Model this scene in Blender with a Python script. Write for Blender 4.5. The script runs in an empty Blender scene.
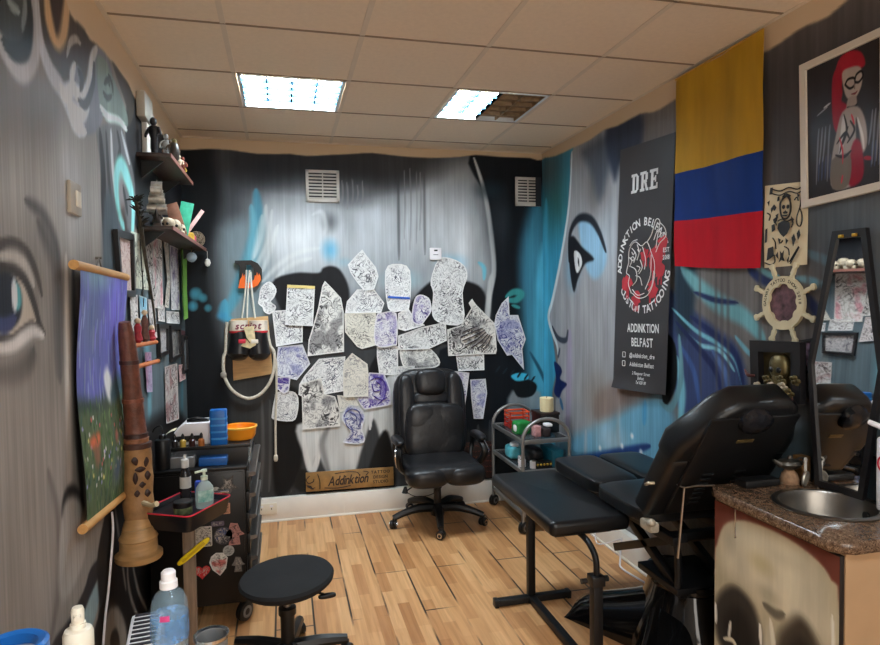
import bpy, bmesh, math, random
import numpy as np
from mathutils import Vector, Matrix, Euler, noise as mnoise
random.seed(11)
S = bpy.context.scene
COL = S.collection
PI = math.pi
# ---------------------------------------------------------------- the camera and the room (metres)
F_PX, YAW, PITCH, ROLL = 632.34, .24223, -.0364, -.01259
CAM = Vector((0, 0, 1.661))
XL, XR, YB, YF, ZC = -.7016, 2.1093, 4.9317, -1.3, 2.8604
fw = Vector((math.sin(YAW)*math.cos(PITCH), math.cos(YAW)*math.cos(PITCH), math.sin(PITCH)))
rt = Vector((math.cos(YAW), -math.sin(YAW), 0)); up = rt.cross(fw)
RT = math.cos(ROLL)*rt + math.sin(ROLL)*up; UP = -math.sin(ROLL)*rt + math.cos(ROLL)*up
cd = bpy.data.cameras.new('camera'); cam = bpy.data.objects.new('camera', cd); COL.objects.link(cam)
cd.sensor_width = 36; cd.lens = F_PX/880*36; cd.clip_start = .05
cam.matrix_world = Matrix(((RT.x, UP.x, -fw.x, 0), (RT.y, UP.y, -fw.y, 0), (RT.z, UP.z, -fw.z, CAM.z), (0, 0, 0, 1)))
S.camera = cam

def on(u, v, ax, val):
    """the place in the room seen at photo point (u, v) where coordinate ax has the value val"""
    d = fw*F_PX + RT*(u-440) - UP*(v-322.5)
    t = (val-CAM[ax])/d[ax]
    return CAM + d*t
def onL(u, v, o=0.0):
    p = on(u, v, 0, XL+o); p.y = min(p.y, YB-.03); return p
def onR(u, v, o=0.0): return on(u, v, 0, XR-o)
def onB(u, v, o=0.0): return on(u, v, 1, YB-o)

# ---------------------------------------------------------------- colours and materials
def lin(r, g, b, a=1.0):
    f = lambda x: (x/12.92 if x <= .04045 else ((x+.055)/1.055)**2.4)
    return (f(r/255), f(g/255), f(b/255), a)
MATS = {}
def nd(nt, typ, **kw):
    n = nt.nodes.new(typ)
    for k, v in kw.items():
        if k.startswith('i_'):
            key = k[2:]
            n.inputs[int(key) if key.isdigit() else key.replace('_', ' ')].default_value = v
        else: setattr(n, k, v)
    return n
def base(name):
    m = bpy.data.materials.new(name); m.use_nodes = True
    nt = m.node_tree; b = nt.nodes['Principled BSDF']
    return m, nt, b
def mix(nt, a, b, fac, mode='MIX'):
    n = nt.nodes.new('ShaderNodeMix'); n.data_type = 'RGBA'; n.blend_type = mode
    for i, x in ((6, a), (7, b), (0, fac)):
        if hasattr(x, 'is_output'): nt.links.new(x, n.inputs[i])
        else: n.inputs[i].default_value = x
    return n.outputs[2]
def ramp(nt, src, stops):
    n = nt.nodes.new('ShaderNodeValToRGB'); e = n.color_ramp.elements
    while len(e) < len(stops): e.new(.5)
    for q, (p, c) in zip(e, stops): q.position = p; q.color = c
    nt.links.new(src, n.inputs[0]); return n.outputs[0]
def mapped(nt, out='Object', scale=(1, 1, 1), loc=(0, 0, 0)):
    t = nt.nodes.new('ShaderNodeTexCoord'); mp = nt.nodes.new('ShaderNodeMapping')
    mp.inputs['Scale'].default_value = scale; mp.inputs['Location'].default_value = loc
    nt.links.new(t.outputs[out], mp.inputs[0]); return mp.outputs[0]
def tex(nt, typ, vec, **kw):
    n = nd(nt, typ, **kw); nt.links.new(vec, n.inputs['Vector']); return n
def mat(name, col, rough=.5, metal=0.0, var=.12, sc=9, stretch=(1, 1, 1), bump=0.0, bsc=60, coat=0.0, trans=0.0, emit=0.0, alpha=1.0, spec=.5, col2=None, ior=1.45):
    if name in MATS: return MATS[name]
    m, nt, b = base(name); MATS[name] = m
    v = mapped(nt, 'Object', stretch)
    n = tex(nt, 'ShaderNodeTexNoise', v, i_Scale=sc, i_Detail=4.0)
    c = lin(*col)
    if col2: lo, hi = lin(*col2), c
    else:
        lo = tuple(x*(1-var) for x in c[:3])+(1,); hi = tuple(min(1, x*(1+var)) for x in c[:3])+(1,)
    r = ramp(nt, n.outputs['Fac'], [(.3, lo), (.7, hi)])
    nt.links.new(r, b.inputs['Base Color'])
    b.inputs['Roughness'].default_value = rough; b.inputs['Metallic'].default_value = metal
    b.inputs['Coat Weight'].default_value = coat; b.inputs['Transmission Weight'].default_value = trans
    b.inputs['Alpha'].default_value = alpha; b.inputs['Specular IOR Level'].default_value = spec; b.inputs['IOR'].default_value = ior
    if emit:
        nt.links.new(r, b.inputs['Emission Color']); b.inputs['Emission Strength'].default_value = emit
    if bump:
        n2 = tex(nt, 'ShaderNodeTexNoise', v, i_Scale=bsc, i_Detail=3.0)
        bp = nd(nt, 'ShaderNodeBump', i_Strength=bump, i_Distance=.004)
        nt.links.new(n2.outputs['Fac'], bp.inputs['Height']); nt.links.new(bp.outputs[0], b.inputs['Normal'])
    return m

# ---------------------------------------------------------------- objects
def tag(o, label=None, cat=None, group=None, kind=None):
    if label: o['label'] = label
    if cat: o['category'] = cat
    if group: o['group'] = group
    if kind: o['kind'] = kind
    return o
def thing(name, label, cat, loc=(0, 0, 0), rz=0.0, group=None, rot=None):
    o = bpy.data.objects.new(name, None); COL.objects.link(o)
    o.empty_display_size = .05
    o.location = loc; o.rotation_euler = rot if rot else (0, 0, rz)
    return tag(o, label, cat, group)
def root_matrix(o):
    m = o.matrix_basis.copy()
    while o.parent: o = o.parent; m = o.matrix_basis @ m
    return m

class MB:
    """collects shapes that become ONE mesh object"""
    def __init__(s): s.v = []; s.f = []; s.mi = []
    def add(s, vs, fs, M=None, mi=0):
        k = len(s.v)
        s.v += [tuple(M @ Vector(v)) for v in vs] if M is not None else [tuple(v) for v in vs]
        s.f += [tuple(i+k for i in f) for f in fs]; s.mi += [mi]*len(fs)
        return s
    def bm(s, bm, M=None, mi=0):
        bm.verts.index_update()
        s.add([v.co.copy() for v in bm.verts], [[v.index for v in f.verts] for f in bm.faces], M, mi); bm.free(); return s
    def box(s, a, b, bev=0.0, seg=2, M=None, mi=0):
        lo = [min(x, y) for x, y in zip(a, b)]; hi = [max(x, y) for x, y in zip(a, b)]
        bm = bmesh.new(); bmesh.ops.create_cube(bm, size=1)
        for v in bm.verts: v.co = Vector([(lo[i]+hi[i])/2+v.co[i]*(hi[i]-lo[i]) for i in range(3)])
        if bev: bmesh.ops.bevel(bm, geom=bm.edges[:], offset=min(bev, .49*min(h-l for h, l in zip(hi, lo))), segments=seg, profile=.5, affect='EDGES')
        return s.bm(bm, M, mi)
    def prism(s, poly, z0, z1, M=None, bev=0.0, seg=2, mi=0):
        bm = bmesh.new(); bot = [bm.verts.new((x, y, z0)) for x, y in poly]
        f = bm.faces.new(bot); r = bmesh.ops.extrude_face_region(bm, geom=[f])
        tv = [g for g in r['geom'] if isinstance(g, bmesh.types.BMVert)]
        for v in tv: v.co.z = z1
        if bev:
            ed = [e for e in bm.edges if abs(e.verts[0].co.z-e.verts[1].co.z) < 1e-6]
            bmesh.ops.bevel(bm, geom=ed, offset=bev, segments=seg, profile=.5, affect='EDGES')
        bmesh.ops.recalc_face_normals(bm, faces=bm.faces[:])
        return s.bm(bm, M, mi)
    def tube(s, pts, r, n=8, M=None, sm=0, close=False, mi=0):
        pts = [Vector(p) for p in pts]
        if sm: pts = spline(pts, sm, close)
        N = len(pts); rs = r if isinstance(r, (list, tuple)) else [r]*N
        if len(rs) != N: rs = [float(np.interp(i/(N-1), np.linspace(0, 1, len(rs)), rs)) for i in range(N)]
        vs = []; fs = []; prev = None
        for i, p in enumerate(pts):
            if close: t = pts[(i+1) % N]-pts[i-1]
            else: t = pts[min(i+1, N-1)]-pts[max(i-1, 0)]
            if t.length < 1e-9: t = Vector((0, 0, 1))
            t.normalize()
            if prev is None:
                prev = t.orthogonal().normalized()
            prev = (prev-t*prev.dot(t))
            if prev.length < 1e-6: prev = t.orthogonal()
            prev.normalize(); q = t.cross(prev)
            for k in range(n):
                a = 2*PI*k/n; vs.append(p+(prev*math.cos(a)+q*math.sin(a))*rs[i])
        L = N if close else N-1
        for i in range(L):
            for k in range(n):
                a, b = i*n+k, i*n+(k+1) % n; c, d = ((i+1) % N)*n+(k+1) % n, ((i+1) % N)*n+k
                fs.append((a, b, c, d))
        if not close: fs += [tuple(range(n))[::-1], tuple((N-1)*n+k for k in range(n))]
        return s.add(vs, fs, M, mi)
    def lathe(s, prof, n=24, M=None, sx=1.0, sy=1.0, mi=0, loop=False):
        vs = []; fs = []
        for r, z in prof:
            for k in range(n): a = 2*PI*k/n; vs.append((r*math.cos(a)*sx, r*math.sin(a)*sy, z))
        for i in range(len(prof)-1):
            for k in range(n): fs.append((i*n+k, i*n+(k+1) % n, (i+1)*n+(k+1) % n, (i+1)*n+k))
        if loop:
            e = (len(prof)-1)*n; fs += [(e+k, e+(k+1) % n, (k+1) % n, k) for k in range(n)]; return s.add(vs, fs, M, mi)
        if prof[0][0] > 1e-5: fs.append(tuple(range(n))[::-1])
        if prof[-1][0] > 1e-5: fs.append(tuple((len(prof)-1)*n+k for k in range(n)))
        return s.add(vs, fs, M, mi)
    def ball(s, c, r, n=14, M=None, mi=0):
        r = r if isinstance(r, (tuple, list)) else (r, r, r)
        bm = bmesh.new(); bmesh.ops.create_uvsphere(bm, u_segments=n, v_segments=max(6, n*2//3), radius=1)
        for v in bm.verts: v.co = Vector((c[0]+v.co.x*r[0], c[1]+v.co.y*r[1], c[2]+v.co.z*r[2]))
        return s.bm(bm, M, mi)
    def puff(s, c, h, p=4.0, n=10, M=None, mi=0):
        """a stuffed cushion: a rounded block with centre c and half sizes h"""
        bm = bmesh.new(); bmesh.ops.create_cube(bm, size=2); bmesh.ops.subdivide_edges(bm, edges=bm.edges[:], cuts=n, use_grid_fill=True)
        for v in bm.verts:
            d = [math.tan(x*PI/4) for x in v.co]; r = sum(abs(x)**p for x in d)**(-1/p)
            v.co = Vector([c[i]+d[i]*r*h[i] for i in range(3)])
        return s.bm(bm, M, mi)
    def grid(s, fn, nu, nv, M=None, mi=0, thick=None):
        vs = [fn(i/nu, j/nv) for j in range(nv+1) for i in range(nu+1)]
        fs = [(j*(nu+1)+i, j*(nu+1)+i+1, (j+1)*(nu+1)+i+1, (j+1)*(nu+1)+i) for j in range(nv) for i in range(nu)]
        if thick is not None:
            th = Vector(thick); k = len(vs); vs = vs+[Vector(v)+th for v in vs]
            W = nu+1
            ring = [i for i in range(W)]+[j*W+nu for j in range(1, nv+1)]+[nv*W+i for i in range(nu-1, -1, -1)]+[j*W for j in range(nv-1, 0, -1)]
            fs = fs+[tuple(i+k for i in f[::-1]) for f in fs]
            fs += [(ring[(q+1) % len(ring)], ring[q], ring[q]+k, ring[(q+1) % len(ring)]+k) for q in range(len(ring))]
        return s.add(vs, fs, M, mi)
    def build(s, name, m, parent=None, world=False, ang=40, uv=None):
        vs = s.v; loc = None
        if parent is not None and world:
            inv = root_matrix(parent).inverted(); vs = [tuple(inv @ Vector(v)) for v in vs]
        elif parent is None:
            A = np.array(vs); loc = Vector(((A[:, 0].min()+A[:, 0].max())/2, (A[:, 1].min()+A[:, 1].max())/2, A[:, 2].min()))
            vs = [tuple(Vector(v)-loc) for v in vs]
        me = bpy.data.meshes.new(name); me.from_pydata(vs, [], s.f)
        ms = m if isinstance(m, (list, tuple)) else [m]
        for q in ms: me.materials.append(q)
        if len(ms) > 1: me.polygons.foreach_set('material_index', s.mi)
        me.validate()
        b = bmesh.new(); b.from_mesh(me); bmesh.ops.recalc_face_normals(b, faces=b.faces[:]); b.to_mesh(me); b.free()
        me.shade_smooth(); me.set_sharp_from_angle(angle=math.radians(ang))
        o = bpy.data.objects.new(name, me); COL.objects.link(o)
        if parent is not None: o.parent = parent
        if loc is not None: o.location = loc
        return o
def spline(pts, sub=6, close=False):
    pts = [Vector(p) for p in pts]; N = len(pts); out = []
    R = range(N if close else N-1)
    for i in R:
        if close: a, b, c, d = pts[i-1], pts[i], pts[(i+1) % N], pts[(i+2) % N]
        else: a, b, c, d = pts[max(i-1, 0)], pts[i], pts[i+1], pts[min(i+2, N-1)]
        for k in range(sub):
            t = k/sub
            out.append(.5*((2*b)+(c-a)*t+(2*a-5*b+4*c-d)*t*t+(3*b-3*c+d-a)*t**3))
    if not close: out.append(pts[-1])
    return out
def T(x, y, z): return Matrix.Translation((x, y, z))
def RX(a): return Matrix.Rotation(a, 4, 'X')
def RY(a): return Matrix.Rotation(a, 4, 'Y')
def RZ(a): return Matrix.Rotation(a, 4, 'Z')
def frame(o, x, y):
    """matrix whose local X, Y run along x, y from the origin o"""
    x = Vector(x).normalized(); z = x.cross(Vector(y)).normalized(); y = z.cross(x)
    return Matrix(((x.x, y.x, z.x, o[0]), (x.y, y.y, z.y, o[1]), (x.z, y.z, z.z, o[2]), (0, 0, 0, 1)))
def circ(r, n=20, cx=0, cy=0, ry=None, a0=0.0): return [(cx+r*math.cos(a0+2*PI*k/n), cy+(ry or r)*math.sin(a0+2*PI*k/n)) for k in range(n)]
def rrect(x0, y0, x1, y1, r, n=4):
    o = []
    for cx, cy, a in ((x1-r, y1-r, 0), (x0+r, y1-r, PI/2), (x0+r, y0+r, PI), (x1-r, y0+r, 1.5*PI)):
        for k in range(n+1): o.append((cx+r*math.cos(a+PI/2*k/n), cy+r*math.sin(a+PI/2*k/n)))
    return o
def copy_tree(o, parent=None):
    c = o.copy(); COL.objects.link(c); c.parent = parent
    for ch in list(o.children): copy_tree(ch, c)
    return c

# ---------------------------------------------------------------- lettering: one mesh per character, made once
GL = {}
def load_glyphs(chars):
    made = []
    for ch in chars:
        cu = bpy.data.curves.new('g', 'FONT'); cu.body = ch; cu.size = 1; cu.resolution_u = 3; cu.offset = .022
        o = bpy.data.objects.new('g', cu); COL.objects.link(o); made.append((ch, o, cu))
    bpy.context.view_layer.update(); dg = bpy.context.evaluated_depsgraph_get()
    for ch, o, cu in made:
        me = bpy.data.meshes.new_from_object(o.evaluated_get(dg))
        vs = [tuple(v.co) for v in me.vertices]; fs = [tuple(p.vertices) for p in me.polygons]
        x0 = min(v[0] for v in vs); w = max(v[0] for v in vs)-x0
        GL[ch] = ([(v[0]-x0, v[1], 0) for v in vs], fs, w)
        bpy.data.objects.remove(o); bpy.data.meshes.remove(me); bpy.data.curves.remove(cu)
def put_text(mb, s, size, M, align='c', sx=1.0, gap=.09, shear=0.0):
    W = sum((GL[c][2] if c != ' ' else .3)+gap for c in s)-gap
    x = -W/2 if align == 'c' else 0
    for c in s:
        if c == ' ': x += .3+gap; continue
        vs, fs, w = GL[c]
        mb.add([((x+v[0]+shear*v[1])*size*sx, v[1]*size, 0) for v in vs], fs, M); x += w+gap
    return W*size*sx
def arc_text(mb, s, size, M, r, a0, a1, inward=False):
    """letters along a circle from angle a0 to a1 (radians); tops outward, or inward for the lower arc"""
    n = len(s)
    for i, c in enumerate(s):
        if c == ' ': continue
        a = a0+(a1-a0)*(i+.5)/n; vs, fs, w = GL[c]
        rot = a-PI/2 if not inward else a+PI/2
        mb.add([((v[0]-w/2)*size, (v[1]-.35)*size, 0) for v in vs], fs, M @ T(r*math.cos(a), r*math.sin(a), 0) @ RZ(rot))
load_glyphs('ABCDEFGHIJKLMNOPRSTUVWXYabcdefghiklmnoprstuvwyz0123456789@:._')
BEIGE = (186, 164, 136)
# ---------------------------------------------------------------- murals: pigment laid on the plaster, stroke by stroke
class Mural:
    def __init__(s, wall, a0, a1, step, base, b0=0.0, b1=ZC, val=None):
        s.w = wall; s.na = int((a1-a0)/step)+1; s.nb = int((b1-b0)/step)+1
        s.val = {'L': XL, 'R': XR, 'B': YB}.get(wall) if val is None else val
        s.a = np.linspace(a0, a1, s.na); s.b = np.linspace(b0, b1, s.nb)
        s.A, s.B = np.meshgrid(s.a, s.b); s.c = np.empty(s.A.shape+(3,)); s.c[:] = base
    def pt(s, u, v):
        if s.w == 'uv': return (u, v)                                # measured on the thing itself
        if s.w == 'L': p = on(u, v, 0, s.val); return (min(p.y, YB+.2), p.z)
        if s.w == 'R': p = on(u, v, 0, s.val); return (p.y, p.z)
        p = on(u, v, 1, s.val); return (p.x, p.z)
    def line(s, pts, sub=6, close=False):
        P = [s.pt(*p)+(0,) for p in pts]
        return np.array([(q.x, q.y) for q in (spline(P, sub, close) if sub > 1 else [Vector(p) for p in P])])
    def region(s, P, m):
        i0, i1 = np.searchsorted(s.a, [P[:, 0].min()-m, P[:, 0].max()+m]); j0, j1 = np.searchsorted(s.b, [P[:, 1].min()-m, P[:, 1].max()+m])
        return slice(j0, j1), slice(i0, i1)
    def dist(s, A, B, P, close):
        D = np.full(A.shape, 9.); Tt = np.zeros(A.shape); n = len(P)
        for i in range(n if close else n-1):
            p, q = P[i], P[(i+1) % n]; d = q-p; L = d@d+1e-12
            t = np.clip(((A-p[0])*d[0]+(B-p[1])*d[1])/L, 0, 1); e = np.hypot(A-p[0]-t*d[0], B-p[1]-t*d[1])
            k = e < D; D[k] = e[k]; Tt[k] = (i+t[k])/max(1, n-1)
        return D, Tt
    def put(s, R, al, col):
        if al.size: s.c[R] = s.c[R]*(1-al[..., None])+np.array(col, float)*al[..., None]
    def fill(s, pts, col, soft=.02, alpha=1.0, sub=4):
        P = s.line(pts, sub, True); R = s.region(P, soft); A, B = s.A[R], s.B[R]
        if not A.size: return
        D, _ = s.dist(A, B, P, True); ins = np.zeros(A.shape, bool)
        for i in range(len(P)):
            x0, y0 = P[i-1]; x1, y1 = P[i]
            if y0 != y1: ins ^= ((y0 > B) != (y1 > B)) & (A < (x1-x0)*(B-y0)/(y1-y0)+x0)
        sd = np.where(ins, D, -D); t = np.clip(sd/(2*soft)+.5, 0, 1); s.put(R, alpha*t*t*(3-2*t), col)
    def stroke(s, pts, col, w=.02, soft=.5, alpha=1.0, taper=True, sub=6):
        P = s.line(pts, sub); R = s.region(P, w*1.6); A, B = s.A[R], s.B[R]
        if not A.size: return
        D, t = s.dist(A, B, P, False); W = w*(.25+.75*np.sin(PI*np.clip(t, 0, 1))**.6) if taper else w
        x = np.clip((1-D/np.maximum(W, 1e-4))/max(soft, .02), 0, 1); s.put(R, alpha*x*x*(3-2*x), col)
    def blob(s, u, v, ra, rb, col, alpha=1.0, power=1.0):
        a, b = s.pt(u, v); r = np.hypot((s.A-a)/ra, (s.B-b)/rb); x = np.clip(1-r, 0, 1)**power
        s.put((slice(None), slice(None)), alpha*x*x*(3-2*x), col)
    def build(s, name, streak, warp=None, parent=None, rough=.55, gain=1.0):
        n = s.na*s.nb; co = np.zeros((n, 3))
        if warp: co = np.array([tuple(warp(x, y)) for x, y in zip(s.A.ravel(), s.B.ravel())]); 
        elif s.w == 'B': co[:, 0] = s.A.ravel(); co[:, 1] = s.val; co[:, 2] = s.B.ravel()
        else: co[:, 0] = s.val; co[:, 1] = s.A.ravel(); co[:, 2] = s.B.ravel()
        me = bpy.data.meshes.new(name)
        i, j = np.meshgrid(np.arange(s.na-1), np.arange(s.nb-1)); k = (j*s.na+i).ravel()
        q = np.stack([k, k+1, k+1+s.na, k+s.na], 1)
        if parent is not None:
            inv = np.array(root_matrix(parent).inverted()); co = co @ inv[:3, :3].T+inv[:3, 3]
        me.vertices.add(n); me.vertices.foreach_set('co', co.ravel()); me.loops.add(q.size); me.loops.foreach_set('vertex_index', q.ravel())
        me.polygons.add(len(q)); me.polygons.foreach_set('loop_start', np.arange(0, q.size, 4)); me.polygons.foreach_set('loop_total', np.full(len(q), 4))
        me.update(); me.validate()
        x = np.clip(s.c/255*gain, 0, .96); L = np.where(x <= .04045, x/12.92, ((x+.055)/1.055)**2.4)
        at = me.color_attributes.new('pigment', 'FLOAT_COLOR', 'POINT')
        at.data.foreach_set('color', np.concatenate([L.reshape(-1, 3), np.clip(np.abs(s.c-np.array(BEIGE)).sum(2)/40, 0, 1).reshape(-1, 1)], 1).ravel())
        me.materials.append(mural_mat('mural_'+name, streak, rough)); o = bpy.data.objects.new(name, me); COL.objects.link(o)
        if parent is not None: o.parent = parent; me.shade_smooth(); return o
        return tag(o, kind='structure')
def mural_mat(name, streak, rough=.55):
    m, nt, b = base(name); at = nd(nt, 'ShaderNodeVertexColor', layer_name='pigment')
    v = mapped(nt, 'Object', (70, 70, 1.3)); n = tex(nt, 'ShaderNodeTexNoise', v, i_Scale=1.0, i_Detail=3.0)
    v2 = mapped(nt, 'Object', (11, 11, 2.2), (3, 5, 1)); n2 = tex(nt, 'ShaderNodeTexNoise', v2, i_Scale=1.0, i_Detail=5.0)
    g = lambda x: (x, x, x, 1)
    r1 = ramp(nt, n.outputs['Fac'], [(.3, g(1-streak)), (.7, g(1))]); r2 = ramp(nt, n2.outputs['Fac'], [(.3, g(.72)), (.7, g(1))])
    c = mix(nt, at.outputs['Color'], r1, at.outputs['Alpha'], 'MULTIPLY'); c = mix(nt, c, r2, at.outputs['Alpha'], 'MULTIPLY')
    nt.links.new(c, b.inputs['Base Color']); b.inputs['Roughness'].default_value = rough; b.inputs['Specular IOR Level'].default_value = .16
    bp = nd(nt, 'ShaderNodeBump', i_Strength=.15, i_Distance=.003); nt.links.new(n.outputs['Fac'], bp.inputs['Height']); nt.links.new(bp.outputs[0], b.inputs['Normal'])
    return m
# -- back wall: a grey skull face in a black hood
W = Mural('B', XL, XR, .0075, (62, 64, 66)); f, st, bl = W.fill, W.stroke, W.blob
f([(180,140),(216,140),(222,200),(212,260),(216,330),(230,400),(225,520),(180,520)], (24,26,29), .06)
f([(218,150),(250,150),(246,210),(252,260),(240,320),(228,340),(214,300),(212,250),(222,200)], (78,82,86), .08)
f([(250,200),(270,180),(330,175),(400,185),(470,160),(490,230),(492,290),(440,300),(350,300),(280,300),(250,300),(252,250)], (158,164,168), .14)
bl(370,235,.8,.36,(190,196,200),.85); bl(430,215,.4,.5,(196,200,202),.8); bl(300,240,.45,.4,(216,220,222),.95); bl(462,245,.24,.45,(214,218,220),.9); bl(380,215,.3,.16,(206,212,216),.7)
bl(330,165,1.0,.26,(50,51,53),.9,.6); bl(262,165,.4,.32,(50,52,55),.8); bl(395,165,.4,.26,(66,67,69),.7); bl(352,196,.3,.14,(74,76,80),.6)
bl(330,222,.1,.12,(62,66,70),.55)
for u, v0, v1 in ((342,180,206),(347,182,210),(352,178,206),(357,184,202),(362,180,208),(404,170,240),(410,168,250),(416,170,246),(420,172,230)): st([(u,v0),(u+1,(v0+v1)/2),(u,v1)], (140,142,143), .010, .8, .75)
st([(398,165),(399,260)], (60,62,64), .02, .9, .6); st([(424,165),(425,255)], (75,77,79), .02, .9, .6)
f([(222,230),(262,230),(268,330),(262,350),(232,350),(226,310)], (128,144,150), .08); st([(256,190),(258,225),(251,255),(238,290),(226,315)], (84,150,172), .085, .8, .95); st([(251,205),(254,235),(246,265)], (110,175,192), .05, .8, .8)
for q in ([(272,210),(268,240),(258,262),(250,275)], [(266,205),(262,235),(254,258)], [(278,225),(270,250),(262,272)], [(320,248),(300,252),(280,264),(262,282)], [(312,258),(292,264),(276,278)], [(262,215),(258,240),(252,262)]): st(q, (222,226,222), .04, 1, .5)
st([(225,300),(224,314),(232,322)], (80,160,190), .06, .8, .9); bl(222,316,.06,.05,(70,150,190),.9)
bl(330,250,.10,.13,(96,176,214),.8); st([(312,215),(322,212),(326,228),(322,236)], (205,210,212), .03, .9, .7); bl(344,262,.1,.06,(150,178,190),.8)
bl(452,262,.2,.1,(150,195,215),.8); st([(478,262),(484,268),(484,280)], (110,190,210), .03, .8, .9); bl(402,280,.25,.12,(150,185,196),.8)
f([(272,283),(294,273),(318,273),(323,268),(332,266),(341,271),(349,289),(347,312),(335,340),(300,340),(282,312)], (32,32,34), .012)
f([(407,312),(413,300),(424,287),(440,278),(470,282),(484,292),(492,320),(500,345),(470,350),(430,340),(410,335)], (24,24,26), .015)
f([(380,350),(398,345),(396,395),(376,400),(366,380)], (26,26,28), .01)
f([(470,155),(540,150),(548,500),(440,500),(436,440),(440,350),(490,350),(491,300),(494,250),(487,200)], (19,24,30), .012)
st([(474,158),(484,190),(490,225),(494,270),(489,300),(488,330)], (205,208,208), .03, .7, .9)
f([(488,282),(495,272),(492,295),(489,325),(484,330)], (190,194,194), .01, .9)
f([(522,240),(545,200),(548,470),(520,465),(526,380),(522,320)], (70,140,165), .07, .95)
f([(536,280),(548,250),(548,440),(534,420)], (86,178,206), .03, .9)
st([(506,297),(514,292),(521,294),(516,300),(506,300)], (60,150,150), .045, .6); st([(512,305),(520,308)], (60,150,150), .02, .6)
bl(500,220,.14,.4,(52,60,68),.7); bl(490,190,.2,.12,(35,55,65),.7)
f([(508,398),(530,392),(542,400),(540,480),(508,480)], (150,158,162), .02, .9); f([(513,386),(518,380),(530,380),(537,386),(532,396),(518,397)], (24,27,30), .006)
f([(511,376),(518,373),(527,374),(528,379),(517,381)], (70,190,225), .006); st([(530,352),(540,370),(546,385)], (40,90,110), .02)
for k in range(6): st([(496+k*7,372+k*2),(500+k*7,366+k*2)], (28,40,48), .012)
# teeth and cheek bones
f([(255,330),(285,330),(300,395),(300,490),(240,500),(232,420)], (62,61,60), .05)
for u in (262,270,284,292): st([(u,400),(u+1,450),(u-1,492)], (96,94,92), .022, .9, .8)
f([(276,395),(300,392),(303,430),(300,470),(288,492),(274,490)], (26,25,25), .02)
f([(297,425),(330,420),(352,395),(372,392),(396,372),(396,420),(388,470),(378,430),(372,420),(362,448),(352,478),(332,480),(318,455),(312,470),(304,455)], (206,208,206), .015)
st([(303,428),(306,455),(312,472),(318,455),(316,430)], (222,222,220), .03); st([(330,425),(322,445),(330,476)], (120,120,120), .04, .9, .7); st([(370,430),(372,412),(380,400)], (226,226,224), .02)
f([(378,440),(388,432),(396,470),(392,492),(372,492),(366,480)], (30,29,28), .015)
f([(312,474),(330,484),(352,480),(372,490),(300,492),(300,470)], (36,34,32), .012)
f([(450,440),(480,430),(512,440),(512,500),(430,500)], (40,42,44), .03); st([(478,425),(480,470)], (110,112,114), .03, .9, .6); st([(490,420),(491,460)], (90,92,94), .03, .9, .6)
for u, v, r in ((196,294,.05),(203,298,.035),(193,306,.04),(208,308,.03)): bl(u,v,r,r*1.1,(70,140,158),.95,.4)
# bare plaster along the ceiling
f([(176,130),(176,147),(186,150),(206,149),(230,150),(258,154),(290,154),(306,156),(330,155),(352,154),(372,153),(398,156),(430,158),(460,157),(476,155),(500,157),(530,158),(541,160),(541,140)], BEIGE, .006, 1, 2)
wall_back = W.build('wall_back', .16, gain=1.1)

# -- left wall: the eye and curls of a face
W = Mural('L', YF, YB, .009, (128, 121, 114)); f, st, bl = W.fill, W.stroke, W.blob
f([(-40,60),(40,70),(75,110),(60,150),(30,170),(-40,180)], (92,84,76), .15, .8)
f([(-40,150),(60,150),(98,150),(104,230),(70,260),(30,235),(-40,230)], (160,158,154), .15, .9); bl(70,180,.3,.35,(176,178,180),.8)
f([(118,300),(190,230),(190,430),(150,480),(125,500)], (84,96,101), .05); st([(140,300),(148,360),(150,430)], (96,140,150), .12, .9, .8); st([(165,330),(166,430)], (112,116,116), .08, .9, .7); st([(182,340),(182,430)], (70,120,134), .1, .9, .8); st([(172,380),(176,440)], (40,42,44), .07, .9, .7); f([(131,95),(190,150),(190,250),(150,235),(133,215)], (30,30,33), .02)
f([(134,440),(190,430),(190,645),(130,645)], (32,30,30), .05)
f([(-30,-30),(35,-30),(35,35),(27,62),(14,62),(4,48),(-20,10)], (60,66,66), .03)
st([(-6,30),(6,52),(20,68),(31,58),(36,32),(34,0),(32,-30)], (176,176,180), .06); st([(2,40),(14,52),(26,48),(30,20),(28,-10)], (38,44,46), .04); st([(6,-5),(12,6),(20,12)], (140,150,150), .02); st([(22,30),(25,10),(24,-10)], (120,128,128), .02)
f([(36,-30),(62,-30),(68,10),(85,30),(98,46),(90,70),(87,92),(76,98),(68,85),(58,82),(50,70),(42,45)], (70,62,56), .015)
st([(47,-10),(50,20),(57,34),(64,22),(68,-10)], (196,164,124), .07, .5); f([(49,-20),(64,-20),(60,28),(55,30)], (58,46,44), .02)
st([(36,-10),(40,38),(50,70),(62,90),(70,112),(80,135)], (184,186,192), .05, .5); st([(67,56),(70,43),(76,39),(81,44)], (166,160,154), .02)
f([(60,86),(70,80),(75,65),(81,70),(86,90),(90,75),(92,50),(98,46),(107,57),(112,75),(105,110),(98,130),(85,135),(75,130),(66,105)], (118,119,128), .012)
for q in ([(75,64),(72,78),(76,92),(84,97),(89,85),(92,60),(97,48)], [(60,85),(66,95),(75,84)], [(66,95),(72,108),(82,115),(89,104)], [(68,100),(74,122),(86,132)]): st(q, (206,210,218), .05, .6)
st([(78,70),(82,80),(80,90)], (60,60,68), .03); st([(94,62),(93,84),(86,104),(78,100)], (66,66,74), .03)
f([(96,60),(104,58),(112,75),(126,110),(128,126),(120,128),(108,122),(100,105)], (118,134,126), .01); st([(100,106),(108,117),(120,122),(127,130)], (200,224,214), .03)
for q in ([(104,84),(108,80),(110,88)], [(108,74),(112,84),(113,94)], [(103,92),(107,98),(112,96)]): st(q, (50,58,56), .02)
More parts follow.
